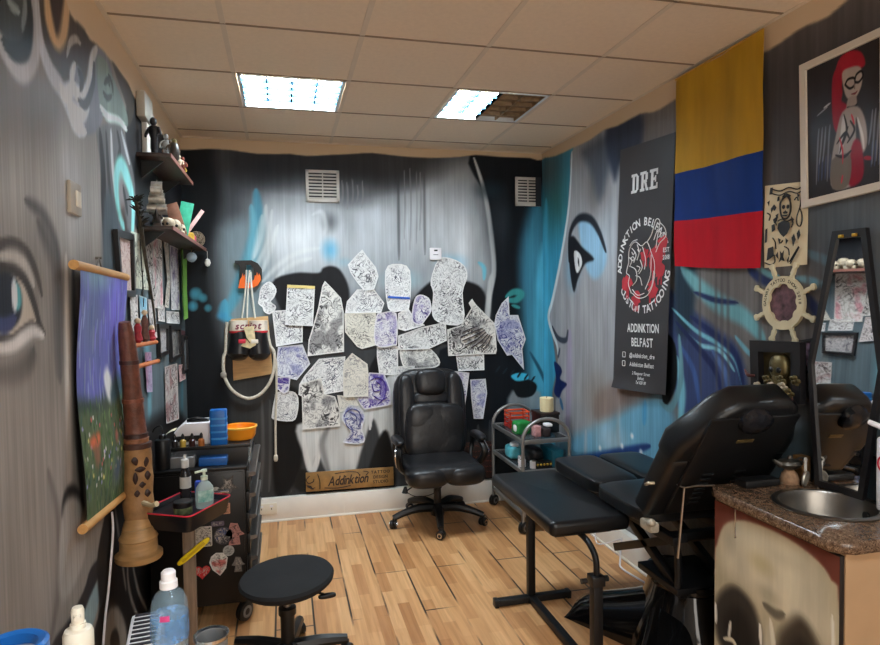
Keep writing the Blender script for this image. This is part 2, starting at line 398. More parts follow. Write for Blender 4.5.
f([(112,62),(122,72),(132,92),(134,112),(129,126),(126,105)], (64,58,52), .01)
f([(98,128),(120,125),(128,150),(135,185),(133,232),(110,232),(104,200),(100,160)], (104,104,106), .015)
for q, cc, w in (([(100,130),(103,170),(104,215),(108,300)], (44,44,46), .05), ([(111,130),(113,170),(119,220)], (186,188,190), .03), ([(106,130),(109,180),(113,225)], (62,62,64), .03), ([(121,130),(126,150),(130,165)], (176,180,182), .025), ([(117,130),(120,150),(116,165)], (58,58,60), .03)): st(q, cc, w)
st([(132,240),(133,202),(127,177),(121,168),(117,178),(118,205),(124,228)], (136,212,202), .075, .6); bl(122,196,.07,.12,(132,126,128),.95,.4); st([(128,215),(123,186)], (52,56,58), .03)
f([(104,200),(118,215),(122,300),(118,380),(104,380)], (74,84,90), .04)
# eye
f([(-20,282),(8,270),(22,280),(32,300),(40,325),(44,335),(30,330),(15,345),(-20,350)], (172,160,146), .01)
f([(-16,275),(0,269),(10,272),(18,283),(22,300),(20,318),(12,328),(0,331),(-14,328)], (34,37,46), .01); f([(14,282),(20,288),(21.5,304),(17,311),(13.5,300)], (84,148,152), .008); bl(14.5,295,.02,.05,(240,244,246),1,.3)
st([(-10,320),(4,326),(16,318)], (60,66,100), .03)
st([(-20,246),(0,245),(15,245),(28,255),(37,275),(42,296)], (74,68,64), .03, .6); st([(-20,272),(0,268),(12,268),(24,278),(33,300),(40,325),(45,334)], (58,53,50), .025, .5)
st([(0,256),(14,256),(26,266),(34,286)], (186,178,170), .04, .9, .8); st([(45,333),(33,325),(22,332),(10,340),(-10,338)], (78,72,68), .02); st([(44,336),(34,331),(24,337),(12,346),(-8,350)], (198,192,188), .035, .8)
st([(34,348),(30,362),(15,375),(-10,376)], (88,82,78), .06, .9); st([(38,222),(52,255),(58,285),(58,330),(60,380)], (92,88,86), .10, 1)
st([(25,200),(44,216),(56,245),(60,280)], (76,74,74), .05, 1, .8)
st([(66,255),(68,400),(70,500)], (190,184,176), .05, .9); st([(73,262),(76,400),(84,525)], (62,60,58), .05, .9)
f([(-40,400),(60,400),(72,480),(66,560),(50,645),(-40,645)], (142,133,126), .1, .8)
st([(48,470),(58,520),(58,590),(50,645)], (108,100,96), .05, 1)
st([(84,505),(74,494),(66,500),(63,520)], (40,38,38), .05, .7); f([(64,505),(80,500),(86,530),(84,560),(66,600),(58,580)], (152,146,140), .02)
f([(52,645),(70,618),(84,590),(90,570),(97,561),(98,575),(92,596),(82,625),(76,645),(72,700),(40,700)], (42,41,44), .01); f([(78,632),(97,582),(99,602),(92,628),(84,650),(70,690)], (128,146,148), .012)
f([(97,562),(104,520),(112,498),(126,500),(136,560),(152,600),(152,700),(86,700),(92,640),(99,610)], (24,22,22), .012)
f([(106,620),(114,606),(122,614),(127,640),(120,690),(100,690)], (122,116,108), .02); f([(110,640),(116,628),(120,645),(114,670)], (38,36,34), .01)
for q in ([(128,530),(128,580),(135,610),(146,632)], [(114,500),(120,545),(126,590)], [(132,560),(138,590),(148,612)]): st(q, (96,90,84), .025, .8)
f([(60,-40),(70.6,14),(78,22),(84.7,30),(90,40),(97,45),(104,52),(110,60),(114,63),(120,72),(129,85),(134,97),(142,108),(152,124),(166,138),(176,150),(186,154),(188,128),(100,-40)], BEIGE, .008, 1, 2)
wall_left = W.build('wall_left', .24, gain=1.22)

# -- right wall: a woman's profile and streaming hair
W = Mural('R', YF, YB, .008, (112, 108, 106)); f, st, bl = W.fill, W.stroke, W.blob
f([(700,100),(900,-20),(900,260),(800,260),(760,180)], (76,72,72), .2); f([(800,200),(900,200),(900,330),(840,300)], (88,96,102), .1, .8)
f([(538,150),(574,145),(570,200),(566,240),(557,285),(549,312),(553,340),(556,370),(552,400),(556,470),(538,470)], (64,152,184), .015); bl(556,200,.5,.5,(56,112,112),.95); bl(548,170,.5,.3,(84,94,98),.8)
st([(546,200),(546,300),(546,420)], (90,190,220), .12, .9, .7)
f([(574,147),(617,126),(616,260),(620,400),(604,440),(570,462),(558,430),(556,400),(562,388),(556,372),(558,355),(553,335),(548,318),(552,300),(560,265),(566,230),(570,180)], (152,153,156), .012)
bl(596,190,.3,.35,(104,100,98),.9); bl(606,245,.3,.4,(172,180,188),.9); bl(572,270,.2,.25,(120,168,196),.7); bl(590,330,.3,.4,(150,150,152),.9); bl(598,400,.35,.3,(142,134,126),.9)
st([(572,152),(569,205),(561,258),(553,298),(548.5,317),(553,334),(557,345),(558,356)], (206,220,230), .03, .6)
f([(582,150),(606,135),(612,150),(600,200),(590,170)], (60,70,84), .06, .7); f([(606,128),(640,112),(640,150),(622,160),(614,180)], (52,60,76), .04)
f([(578,222),(590,219),(600,232),(607,258),(598,278),(587,270)], (138,176,200), .03); st([(569,262),(570,234),(578,219),(590,219),(599,232),(606,252)], (34,38,46), .045, .7)
f([(568.5,244),(573,236),(582,247),(594,259),(585,264),(578,279),(574,292),(570.5,275)], (24,24,30), .014); f([(574.5,251),(580,254),(582,264),(577,273),(574.5,262)], (236,240,240), .006); st([(578,258),(579,266)], (30,40,46), .015)
st([(552,326),(558,338),(566,340),(568,330)], (52,58,70), .03); st([(560,348),(558,358)], (60,70,90), .02); st([(570,330),(569,380),(567,440)], (158,146,172), .09, .9, .8)
f([(554,362),(560,366),(562,372),(560,379),(567,384),(562,391),(559,398),(554,392),(556,378)], (22,34,84), .008); st([(560,398),(563,410)], (60,110,150), .03)
f([(552,446),(600,424),(640,398),(668,402),(674,440),(650,475),(556,466)], (104,168,198), .06, .85); bl(610,440,.35,.2,(160,190,204),.85); st([(620,405),(618,430),(620,460)], (150,170,178), .05, 1, .7); st([(645,400),(644,425)], (70,150,196), .04, .9, .8); st([(586,430),(585,462)], (170,176,180), .05, 1, .7); st([(556,463),(600,457),(650,446)], (30,58,112), .06, .8); st([(580,470),(640,462)], (24,48,96), .05)
for u, v in ((622,446),(632,436),(600,448),(641,452)): bl(u,v,.03,.03,(236,244,248),1)
f([(598,420),(650,396),(652,372),(600,390)], (128,108,100), .05, .6)
f([(666,290),(690,308),(716,328),(738,348),(747,395),(720,420),(690,420),(676,400),(670,350)], (62,74,112), .025); f([(676,260),(696,268),(690,330),(676,330)], (40,56,70), .04)
for q, cc, w in (([(682,268),(698,286),(720,304),(745,318),(764,340)], (112,166,174), .075), ([(672,308),(695,330),(720,345),(735,360),(743,388)], (120,186,202), .02), ([(688,334),(700,345),(720,351),(735,372)], (136,196,210), .018), ([(694,292),(715,300),(738,303)], (38,50,92), .022), ([(676,322),(700,350),(716,372),(722,400)], (34,44,84), .03), ([(690,316),(716,336),(736,356),(744,390)], (36,48,92), .03), ([(680,345),(694,372),(700,410)], (70,96,150), .03), ([(712,350),(726,375),(730,405)], (84,110,160), .03), ([(735,336),(748,352),(758,358)], (116,170,184), .02), ([(748,268),(760,278),(774,284)], (40,52,92), .035), ([(752,262),(768,274),(780,277)], (116,166,176), .02), ([(796,278),(815,282),(836,294)], (108,146,160), .025), ([(800,290),(818,312),(832,330)], (44,54,92), .04), ([(800,250),(830,262),(845,270)], (96,118,130), .03), ([(676,356),(682,390),(680,425)], (120,180,196), .05)): st(q, cc, w, .7)
f([(664,338),(675,344),(677,380),(668,404),(662,396)], (16,18,20), .008); st([(679,335),(681,378),(671,408),(660,402)], (104,146,156), .03)
f([(760,430),(900,420),(900,560),(700,560),(690,470)], (66,76,80), .1); 
for u in (700,716,722,728,760,782,808,820): st([(u,250),(u,330),(u+1,400)], (84,80,80), .02, .9, .6)
f([(536,140),(537,161),(545,158),(556,156),(573,148),(590,140),(604,130),(618,126),(640,114),(650,113),(661,109),(678,98),(700,92),(735,64),(768,51),(793,34),(806,26),(828,17),(850,-2),(900,-40),(900,-120),(800,-20)], BEIGE, .008, 1, 2)
wall_right = W.build('wall_right', .22, gain=1.14)

# ---------------------------------------------------------------- floor, ceiling, trunking
def floor_mat():
    m, nt, b = base('oak_laminate'); v = mapped(nt, 'Object')
    sw = nd(nt, 'ShaderNodeSeparateXYZ'); nt.links.new(v, sw.inputs[0]); cb = nd(nt, 'ShaderNodeCombineXYZ')
    nt.links.new(sw.outputs[1], cb.inputs[0]); nt.links.new(sw.outputs[0], cb.inputs[1])
    def bricks(w, h, mortar, off, shift):
        mp = nd(nt, 'ShaderNodeMapping'); mp.inputs['Location'].default_value = shift; nt.links.new(cb.outputs[0], mp.inputs[0])
        return tex(nt, 'ShaderNodeTexBrick', mp.outputs[0], offset=off, i_Scale=1.0, i_Mortar_Size=mortar, i_Mortar_Smooth=.15, i_Bias=0.0, i_Brick_Width=w, i_Row_Height=h, i_Color1=(0, 0, 0, 1), i_Color2=(1, 1, 1, 1), i_Mortar=(.5, .5, .5, 1))
    s = bricks(.42, .0644, .0, .37, (0, .004, 0)); p = bricks(1.24, .1932, .0055, .42, (.55, .004, 0))
    c = ramp(nt, s.outputs['Color'], [(0, lin(184,128,80)), (.35, lin(212,158,106)), (.7, lin(226,176,124)), (1, lin(200,144,92))])
    gv = mapped(nt, 'Object', (46, 2.2, 1)); gn = tex(nt, 'ShaderNodeTexNoise', gv, i_Scale=1.0, i_Detail=6.0, i_Distortion=.6)
    gr = ramp(nt, gn.outputs['Fac'], [(.3, (.78, .72, .64, 1)), (.62, (1, 1, 1, 1))]); c = mix(nt, c, gr, 1.0, 'MULTIPLY')
    wn = tex(nt, 'ShaderNodeTexNoise', v, i_Scale=1.7, i_Detail=3.0); wm = ramp(nt, wn.outputs['Fac'], [(.42, (0, 0, 0, 1)), (.52, (1, 1, 1, 1))])
    mu = nd(nt, 'ShaderNodeMath', operation='MULTIPLY'); nt.links.new(p.outputs['Fac'], mu.inputs[0]); nt.links.new(wm, mu.inputs[1])
    c = mix(nt, c, lin(58,46,36), mu.outputs[0])
    nt.links.new(c, b.inputs['Base Color']); b.inputs['Roughness'].default_value = .38
    bp = nd(nt, 'ShaderNodeBump', i_Strength=.25, i_Distance=.003); bp.invert = True; nt.links.new(mu.outputs[0], bp.inputs['Height']); nt.links.new(bp.outputs[0], b.inputs['Normal'])
    return m
def slab(name, a, b, m): mb = MB().box(a, b); return tag(mb.build(name, m), kind='structure')
slab('floor', (XL-.05, YF, -.06), (XR+.05, YB+.05, 0), floor_mat())
M_TILE = mat('ceiling_tile', (236, 218, 194), .9, var=.03, sc=40, bump=.25, bsc=220); M_TBAR = mat('ceiling_bar', (222, 206, 184), .6, var=.03)
M_PLASTER = mat('plaster', BEIGE, .8); M_WHITE = mat('white_gloss', (238, 232, 222), .35, var=.03); M_GAP = mat('shadow_gap', (60, 52, 44), .9)
rw = MB()                                                          # the wall behind the viewer, with an unseen window opening added to let in fill light
for a, b in (((XL, 0), (XR, .7)), ((XL, 2.5), (XR, ZC)), ((XL, .7), (-.5, 2.5)), ((1.9, .7), (XR, 2.5))): rw.box((a[0], YF-.05, a[1]), (b[0], YF, b[1]))
tag(rw.build('wall_rear', M_PLASTER), kind='structure')
wf = MB()
for a, b in (((-.5, .7), (1.9, .76)), ((-.5, 2.44), (1.9, 2.5)), ((-.5, .7), (-.44, 2.5)), ((1.84, .7), (1.9, 2.5)), ((.67, .7), (.73, 2.5))): wf.box((a[0], YF-.045, a[1]), (b[0], YF-.005, b[1]), .004)
tag(wf.build('added_window_1', M_WHITE), kind='structure')  # frame round the opening added for fill light
GX, GY, TS = -.38063*.6, 5.84128*.6, .6
LIGHTS = [(0, 0, (1, 1)), (2, 0, (1, 0)), (1, -6, (1, 1))]         # grid cells that hold a fitting; which halves are lit; the last is unseen, added to brighten
ct = MB(); i0 = math.floor((XL-GX)/TS); j0 = math.floor((YF-GY)/TS)
for i in range(i0, 5):
    for j in range(j0, 4):
        if any(i == l[0] and j == l[1] for l in LIGHTS): continue
        x0, x1, y0, y1 = max(XL, GX+i*TS+.004), min(XR, GX+(i+1)*TS-.004), max(YF, GY+j*TS+.005), min(YB, GY+(j+1)*TS-.005)
        if x1-x0 > .02 and y1-y0 > .02: ct.box((x0, y0, ZC), (x1, y1, ZC+.012))
ct.box((XL-.05, YF, ZC+.1), (XR+.05, YB+.05, ZC+.16))
tag(ct.build('ceiling', M_TILE), kind='structure')
tb = MB()
for i in range(i0+1, 5):
    x = GX+i*TS
    if XL < x < XR: tb.box((x-.012, YF, ZC-.003), (x+.012, YB, ZC+.001))
for j in range(j0+1, 4):
    y = GY+j*TS
    if YF < y < YB: tb.box((XL, y-.007, ZC-.003), (XR, y+.007, ZC+.001), mi=1)
for a, b in (((XL, YB-.02, ZC-.004), (XR, YB, ZC+.002)), ((XL, YF, ZC-.004), (XL+.02, YB, ZC+.002)), ((XR-.02, YF, ZC-.004), (XR, YB, ZC+.002))): tb.box(a, b)
tag(tb.build('trim_1', [M_TBAR, mat('ceiling_bar_shadow', (150, 128, 104), .7, var=.03)]), kind='structure')  # cross bars coloured darker to draw the shadow gap of each row
tk = MB(); tk.box((XL+.4, YB-.05, .012), (XR-.28, YB, .178), .008); tk.box((XL+.4, YB-.058, 0), (XR-.28, YB, .014), .003); tk.box((.42, YB-.053, .012), (.428, YB-.04, .178))
tag(tk.build('baseboard_back', M_WHITE), kind='structure')
tk = MB(); tk.box((XR-.05, 2.0, .012), (XR, 4.3, .17), .008); tk.box((XR-.058, 2.0, 0), (XR, 4.3, .014), .003)
tag(tk.build('baseboard_right', M_WHITE), kind='structure')
tk = MB(); tk.box((XL, YF, 0), (XL+.02, 4.2, .1), .004); tag(tk.build('baseboard_left', mat('black_paint', (30, 28, 28), .5)), kind='structure')

# ---------------------------------------------------------------- ceiling lights
M_LAMP = bpy.data.materials.new('lit_tubes'); M_LAMP.use_nodes = True
pb = M_LAMP.node_tree.nodes['Principled BSDF']; pb.inputs['Base Color'].default_value = (1, 1, 1, 1); pb.inputs['Emission Color'].default_value = lin(232, 246, 255); pb.inputs['Emission Strength'].default_value = LAMP_POWER = 26.0
M_BLADE = mat('glow_blue_louvre', (62, 100, 122), .6, 0, var=.05, spec=.1); M_UNLIT = mat('dark_reflector', (150, 128, 100), .4, .2, var=.3, sc=30)  # blue of the lamp glow is put into the lit blade colour
def ceiling_light(i, j, lit, label):
    x0, y0 = GX+i*TS, GY+j*TS
    r = thing('ceiling_light', label, 'ceiling light', (x0+TS/2, y0+TS/2, ZC-.004), group='square louvred ceiling lights'); h = TS/2-.014
    fr = MB()
    for a, b in (((-h, -h, 0), (h, -h+.016, .06)), ((-h, h-.016, 0), (h, h, .06)), ((-h, -h, 0), (-h+.016, h, .06)), ((h-.016, -h, 0), (h, h, .06))): fr.box(a, b)
    fr.build('frame', mat('lamp_frame', (225, 235, 240), .4), r)
    hi = h-.016
    for k in (0, 1):
        a, b = (-hi, 0) if k == 0 else (0, hi)
        MB().box((a+.001, -hi, .026), (b-.001, hi, .032)).build('diffuser' if lit[k] else 'reflector', M_LAMP if lit[k] else M_UNLIT, r)
        lv = MB(); n = 2
        for q in range(n+1): x = a+(b-a)*q/n; lv.box((max(-hi, x-.004), -hi, .003), (min(hi, x+.004), hi, .025))
        for q in range(1, 5): y = -hi+2*hi*q/5; lv.box((a, y-.004, .003), (b, y+.004, .025))
        lv.build('louvre', M_BLADE if lit[k] else M_UNLIT, r)
    return r
ceiling_light(*LIGHTS[0], 'square ceiling light with every louvre cell glowing white')
ceiling_light(*LIGHTS[1], 'square ceiling light lit in one half and dark in the other')
ceiling_light(*LIGHTS[2], 'square ceiling light added out of view behind the viewer')
wd = bpy.data.worlds.new('world'); S.world = wd; wd.use_nodes = True; wd.node_tree.nodes['Background'].inputs[0].default_value = (1, .93, .84, 1); wd.node_tree.nodes['Background'].inputs[1].default_value = 2.2
S.view_settings.view_transform = 'Standard'; S.view_settings.look = 'None'; S.view_settings.gamma = 1.0; S.view_settings.use_curve_mapping = False
S.view_settings.exposure = EXPOSURE = 1.2
# ---------------------------------------------------------------- furniture
M_LEATHER = mat('black_leather', (30, 30, 32), .33, var=.2, bump=.35, bsc=45); M_VINYL = mat('black_vinyl', (17, 18, 20), .34, var=.1, bump=.12, bsc=120)
M_BLACK = mat('black_plastic', (20, 20, 21), .4, var=.15); M_GLOSSB = mat('gloss_black_plastic', (14, 14, 15), .12, var=.15, coat=.5); M_STEELB = mat('black_powder_steel', (24, 24, 26), .45, .3, var=.15)
M_CHROME = mat('chrome', (205, 205, 208), .16, 1.0, var=.04); M_STEEL = mat('brushed_steel', (176, 172, 166), .3, 1.0, var=.1, stretch=(1, 12, 1)); M_GREY = mat('grey_plastic', (120, 120, 120), .5)
def caster(name, parent, x, y, z, r, w, heading, m=M_BLACK, rim=M_CHROME):
    c = MB(); M = T(x, y, z) @ RZ(heading)
    for s in (-1, 1): c.lathe([(0, -w/2), (r*.9, -w/2), (r, -w*.3), (r, w*.3), (r*.9, w/2), (0, w/2)], 18, M @ T(0, s*w*.62, 0) @ RX(PI/2))
    c.box((-.012, -w*.3, 0), (.012, w*.3, r*1.5), .003, M=M)
    o = c.build(name, m, parent)
    for s in (-1, 1): MB().lathe([(r*.35, 0), (r*.35, .003), (r*.62, .003), (r*.62, 0)], 16, M @ T(0, s*w*1.14, 0) @ RX(-s*PI/2), loop=True).build('hub_ring', rim, o)
    return o
# -- office chair
ch = thing('office_chair', 'black leather executive office chair with a headrest in front of the back wall', 'office chair', (1.085, 4.54, 0))
s = MB(); s.puff((0, -.06, .44), (.275, .29, .075), 3.6)
s.puff((-.135, -.25, .425), (.15, .12, .075), 3); s.puff((.135, -.25, .425), (.15, .12, .075), 3); s.build('seat', M_LEATHER, ch)
bk = MB(); Mb = T(0, .2, .74) @ RX(-.13)
bk.puff((0, .02, .02), (.285, .065, .37), 4.2, M=Mb); bk.puff((-.19, -.035, .05), (.065, .05, .3), 3, M=Mb); bk.puff((.19, -.035, .05), (.065, .05, .3), 3, M=Mb); bk.puff((0, -.025, .16), (.15, .05, .06), 3, M=Mb)
b0 = bk.build('backrest', M_LEATHER, ch)
hd = MB(); hd.puff((0, -.05, .285), (.118, .055, .105), 3.2, M=Mb); hd.build('headrest', M_LEATHER, ch)
pl = MB(); Mp = Mb @ T(.01, -.095, -.085) @ RY(.07) @ RX(.03)
for x in (-1, 1):
    for z in (-1, 1): pl.puff((x*.09, -.004, z*.085), (.135, .05, .125), 2.8, M=Mp)
pl.puff((0, 0, 0), (.23, .055, .215), 3.2, M=Mp); pl.build('lumbar_cushion', M_LEATHER, ch)
for sx in (-1, 1):
    a = MB(); a.puff((sx*.305, -.05, .645), (.038, .13, .026), 3); o = a.build('armrest', M_LEATHER, ch)
    k = MB(); k.tube([(sx*.3, -.1, .635), (sx*.318, -.17, .56), (sx*.3, -.12, .47), (sx*.25, -.02, .40)], [.02, .026, .026, .02], 8, sm=5); k.tube([(sx*.3, .06, .635), (sx*.3, .1, .54), (sx*.27, .06, .42)], .018, 8, sm=5); k.build('bracket', M_BLACK, o)
    t = MB(); t.tube([(sx*.322, -.115, .63), (sx*.344, -.175, .56), (sx*.325, -.13, .47)], .006, 6, sm=5); t.build('chrome_strip', M_CHROME, o)
bs = MB(); bs.lathe([(.05, .06), (.055, .1), (.045, .135), (.028, .15), (.028, .26), (.034, .26), (.034, .36)], 20); bs.box((-.11, -.12, .345), (.11, .12, .38), .015); bs.build('column', M_BLACK, ch)
for k in range(5):
    a = math.radians(-100+72*k); d = Vector((math.cos(a), math.sin(a), 0))
    l = MB(); l.tube([d*.03+Vector((0, 0, .115)), d*.15+Vector((0, 0, .125)), d*.26+Vector((0, 0, .105)), d*.345+Vector((0, 0, .078))], [.036, .034, .027, .022], 8, sm=4)
    leg = l.build('base_leg', M_BLACK, ch)
    p = MB(); p.box((.2, -.014, 0), (.27, .014, .006), .003, M=RZ(a) @ T(0, 0, .136) @ RY(.14)); p.build('footplate', mat('pale_grey_plastic', (196, 192, 184), .4), leg)
    caster('caster', ch, d.x*.345, d.y*.345, .031, .031, .022, a+1.1)
lv = MB(); lv.tube([(-.1, -.1, .35), (-.2, -.14, .33), (-.27, -.16, .3)], .005, 6, sm=4); lv.tube([(-.27, -.16, .335), (-.275, -.163, .29)], [.01, .024], 10); lv.tube([(-.27, -.16, .3), (-.2, -.2, .27), (-.08, -.2, .28), (0, -.12, .33)], .003, 6, sm=6); lv.build('tilt_lever', M_BLACK, ch)
# -- stool
st_ = thing('stool', 'low round stool with a black padded saddle seat in the foreground', 'stool', (-.012, 2.92, 0), .1)
s = MB()
def saddle(u, v):
    a = 2*PI*u; r = math.sin(PI*v/2) if False else v
    x = .207*r*math.cos(a)*(1+.06*math.sin(a)); y = .225*r*math.sin(a)
    return (x, y, .478+.006*x/.2-.012*r**6+.012*r*r)
prof = [(0, -.05), (.15, -.05), (.19, -.043), (.208, -.028), (.212, -.012), (.204, 0), (.17, .006), (.08, 0), (0, -.003)]
s.lathe(prof, 40, T(0, 0, .42) @ RY(-.055), sy=1.08); s.build('seat', mat('matte_black_vinyl', (38, 38, 39), .8, spec=.2, var=.1, bump=.1, bsc=150), st_)
c = MB(); c.lathe([(.03, .06), (.032, .24), (.04, .24), (.04, .27), (.02, .275)], 18); c.build('column', M_BLACK, st_)
c = MB(); c.lathe([(.016, .27), (.016, .35)], 14); c.box((-.07, -.07, .345), (.07, .07, .37), .01, mi=1); c.build('gas_lift', [M_STEEL, M_BLACK], st_)
c = MB(); c.tube([(.05, -.02, .353), (.12, -.06, .347), (.165, -.085, .335)], .006, 8); c.puff((.168, -.087, .332), (.04, .014, .011), 3, M=T(0, 0, 0)); c.build('lever', M_BLACK, st_)
for k in range(5):
    a = math.radians(90-18+72*k); d = Vector((math.cos(a), math.sin(a), 0))
    l = MB(); l.tube([d*.02+Vector((0, 0, .085)), d*.15+Vector((0, 0, .085)), d*.27+Vector((0, 0, .072))], [.034, .03, .022], 8, sm=3); l.build('base_leg', M_BLACK, st_)
    caster('caster', st_, d.x*.27, d.y*.27, .027, .027, .02, a+.7)
# -- padded armrest table
ar = thing('armrest_table', 'black padded tattooing armrest on a T-shaped steel frame', 'armrest table', (1.3, 2.9, 0))
p = MB(); p.prism(rrect(1.14, 2.59, 1.54, 3.44, .03, 4), .585, .655, bev=.024, seg=4, M=T(1.32, 3, 0) @ RZ(.0) @ T(-1.32, -3, 0)); p.build('pad', M_VINYL, ar, world=True)
p = MB(); p.box((1.18, 2.64, .57), (1.46, 3.38, .586)); p.build('pad_board', M_BLACK, ar, world=True)
f = MB(); f.box((1.262, 3.17, .02), (1.302, 3.21, .575), .004); f.build('rear_post', M_STEELB, ar, world=True)
f = MB(); f.box((1.285, 2.47, .02), (1.33, 2.515, .42), .004); f.build('front_post', M_STEELB, ar, world=True)
f = MB(); f.box((1.277, 2.462, .40), (1.338, 2.523, .445), .004); f.tube([(1.26, 2.49, .425), (1.235, 2.49, .425)], .012, 10); f.tube([(1.35, 2.49, .425), (1.362, 2.49, .425)], .014, 8); f.build('height_clamp', M_BLACK, ar, world=True)
f = MB(); f.tube([(1.307, 2.49, .40), (1.307, 2.49, .50), (1.303, 2.52, .55), (1.30, 2.6, .578), (1.30, 2.8, .578)], .014, 10, sm=5); f.build('bent_tube', M_STEELB, ar, world=True)
f = MB(); f.box((1.262, 2.47, .008), (1.302, 3.21, .045), .004); f.build('floor_beam', M_STEELB, ar, world=True)
for y in (3.19, 2.49):
    f = MB(); f.box((1.08, y-.02, .004), (1.5, y+.02, .04), .004); fo = f.build('foot', M_STEELB, ar, world=True)
    for x in (1.08, 1.5):
        e = MB(); e.box((x-.012, y-.023, 0), (x+.012, y+.023, .043), .004); e.build('end_cap', M_BLACK, fo, world=True)
# -- tattoo bed
bd = thing('tattoo_bed', 'black hydraulic tattoo bed with its backrest raised beside the sink', 'tattoo bed', (1.8, 2.6, 0))
p = MB(); p.puff((1.778, 2.66, .697), (.285, .225, .039), 7); p.build('seat_pad', M_VINYL, bd, world=True)
for x0, x1 in ((1.505, 1.775), (1.79, 2.06)):
    p = MB(); p.puff(((x0+x1)/2, 3.15, .697), ((x1-x0)/2, .265, .039), 7); p.build('leg_pad', M_VINYL, bd, world=True)
hinge = Vector((0, 2.44, .69)); du = Vector((0, -.56, .83)).normalized(); Mk = frame((1.80, hinge.y, hinge.z), (1, 0, 0), du)
p = MB(); p.prism([(-.285, 0), (.27, 0), (.27, .36), (-.285, .36)], -.12, 0, Mk, .03, 3); p.build('backrest_pad', M_VINYL, bd, world=True)
p = MB(); p.prism([(-.29, .345), (.27, .345), (.27, .44), (.2, .62), (.14, .665), (-.08, .665), (-.15, .62), (-.29, .44)], -.13, .005, Mk, .035, 4); p.build('upper_back_pad', M_VINYL, bd, world=True)
p = MB(); p.box((-.21, .04, 0), (.2, .6, .014), .004, M=Mk)
for x in (-.1, .06):
    for k in range(7): p.box((x-.025, .1+k*.03, .012), (x+.025, .112+k*.03, .02), .002, M=Mk)
p.build('backrest_board', M_BLACK, bd, world=True)
p = MB(); p.lathe([(.0, .052), (.045, .048), (.068, .035), (.074, .015), (.074, 0)], 28, Mk @ T(-.01, .585, .0), sx=1.0, sy=.8); p.build('face_hole_plug', mat('shiny_black_vinyl', (26, 27, 32), .2, var=.1), bd, world=True)
p = MB(); p.box((-.045, .465, .012), (.035, .483, .017), .002, M=Mk); p.build('label_plate', mat('worn_brass', (120, 104, 66), .4, .6, var=.4, sc=60), bd, world=True)
p = MB(); p.tube([(-.286, .15, -.07), (-.306, .16, -.06), (-.306, .185, -.045), (-.286, .19, -.04)], .007, 8, M=Mk, sm=4); p.build('side_loop', mat('pale_metal', (170, 156, 132), .35, .7), bd, world=True)
for x in (1.53, 2.02):
    p = MB(); p.box((x-.025, 2.38, .645), (x+.02, 2.47, .69), .01); p.ball((x-.015, 2.39, .69), .018); p.build('hinge_bracket', mat('cream_metal', (176, 166, 148), .4, .3, var=.3, sc=30), bd, world=True)
p = MB()
for x in (1.66, 1.98): p.box((x-.02, 2.42, .56), (x+.02, 3.35, .6), .004)
for y in (2.48, 2.85, 3.3): p.box((1.66, y-.02, .56), (1.98, y+.02, .6), .004)
for x in (1.70, 1.94): p.box((x-.018, -.32, -.02), (x+.018, .32, .02), .003, M=T(0, 2.72, .46) @ RX(.42)); p.box((x-.018, -.32, -.02), (x+.018, .32, .02), .003, M=T(0, 2.72, .46) @ RX(-.42))
p.box((1.66, 2.42, .335), (1.98, 2.74, .365), .004)
for x in (1.68, 1.96): p.tube([(x, 2.44, .35), (x, 2.44, .5), (x, 2.46, .56), (x, 2.5, .58)], .016, 10, sm=4)
p.build('lift_frame', M_STEELB, bd, world=True)
p = MB(); p.lathe([(.29, .0), (.275, .06), (.23, .15), (.185, .24), (.165, .31), (.172, .32), (.172, .355), (.15, .36), (0, .36)], 36, T(1.82, 2.6, 0), sx=.9, sy=1.15); p.build('column_cover', M_GLOSSB, bd, world=True)
for a, L in ((126, .56), (58, .55), (222, .50), (-50, .45)):
    A = math.radians(a); d = Vector((math.cos(A), math.sin(A), 0)); n_ = Vector((-d.y, d.x, 0)); ce = Vector((1.8, 2.6, 0))
    def lobe(u, v, d=d, n_=n_, L=L):
        t = u; w = .2*(1-.45*t); x = (v-.5)*2; h = (.2*(1-t)**1.6+.12)*(1-abs(x)**3.2) if t < 1 else 0
        return ce+d*(L*t)+n_*(x*w)+Vector((0, 0, max(.002, h*(1-t**8*.6))))
    p = MB(); p.grid(lobe, 14, 14, thick=(0, 0, -.001)); p.add([lobe(1, v/14) for v in range(15)]+[Vector((lobe(1, v/14).x, lobe(1, v/14).y, .001)) for v in range(15)], [(i, i+1, i+16, i+15) for i in range(14)]); p.build('base_foot', M_GLOSSB, bd, world=True)
# -- washstand
wx0, wx1, wy0, wy1 = 1.655, 2.095, 1.575, 2.165
cb = thing('sink_cabinet', 'washstand cabinet with a grey skull painted on its door under a brown speckled worktop', 'sink cabinet', (1.88, 1.84, 0))
b = MB(); b.box((wx0+.02, wy0, .08), (wx1, wy0+.018, .857)); b.box((wx0+.02, wy1-.018, .08), (wx1, wy1, .857)); b.box((wx0+.02, wy0, .08), (wx1, wy1, .1)); b.box((wx1-.012, wy0, .08), (wx1, wy1, .857)); b.box((wx0+.05, wy0+.02, 0), (wx1, wy1-.02, .08)); b.build('carcass', mat('cream_laminate', (182, 148, 112), .5, var=.06, sc=6), cb, world=True)
b = MB(); b.box((wx0+.0015, wy0+.003, .09), (wx0+.019, wy1-.003, .85), .002); dr = b.build('door', mat('door_shadow_edge', (34, 26, 22), .5), cb, world=True)  # near-black edge stands in for the shadow beside the door
D = Mural('uv', 0, .584, .005, (116, 62, 50), 0, .756)
f, st, bl = D.fill, D.stroke, D.blob          # measured on the door: x from its near edge, y from its foot
f([(.0,.0),(.0,.60),(.03,.67),(.08,.71),(.2,.738),(.35,.738),(.45,.718),(.53,.67),(.57,.58),(.584,.5),(.584,0)], (196,182,150), .008, 1, 3)
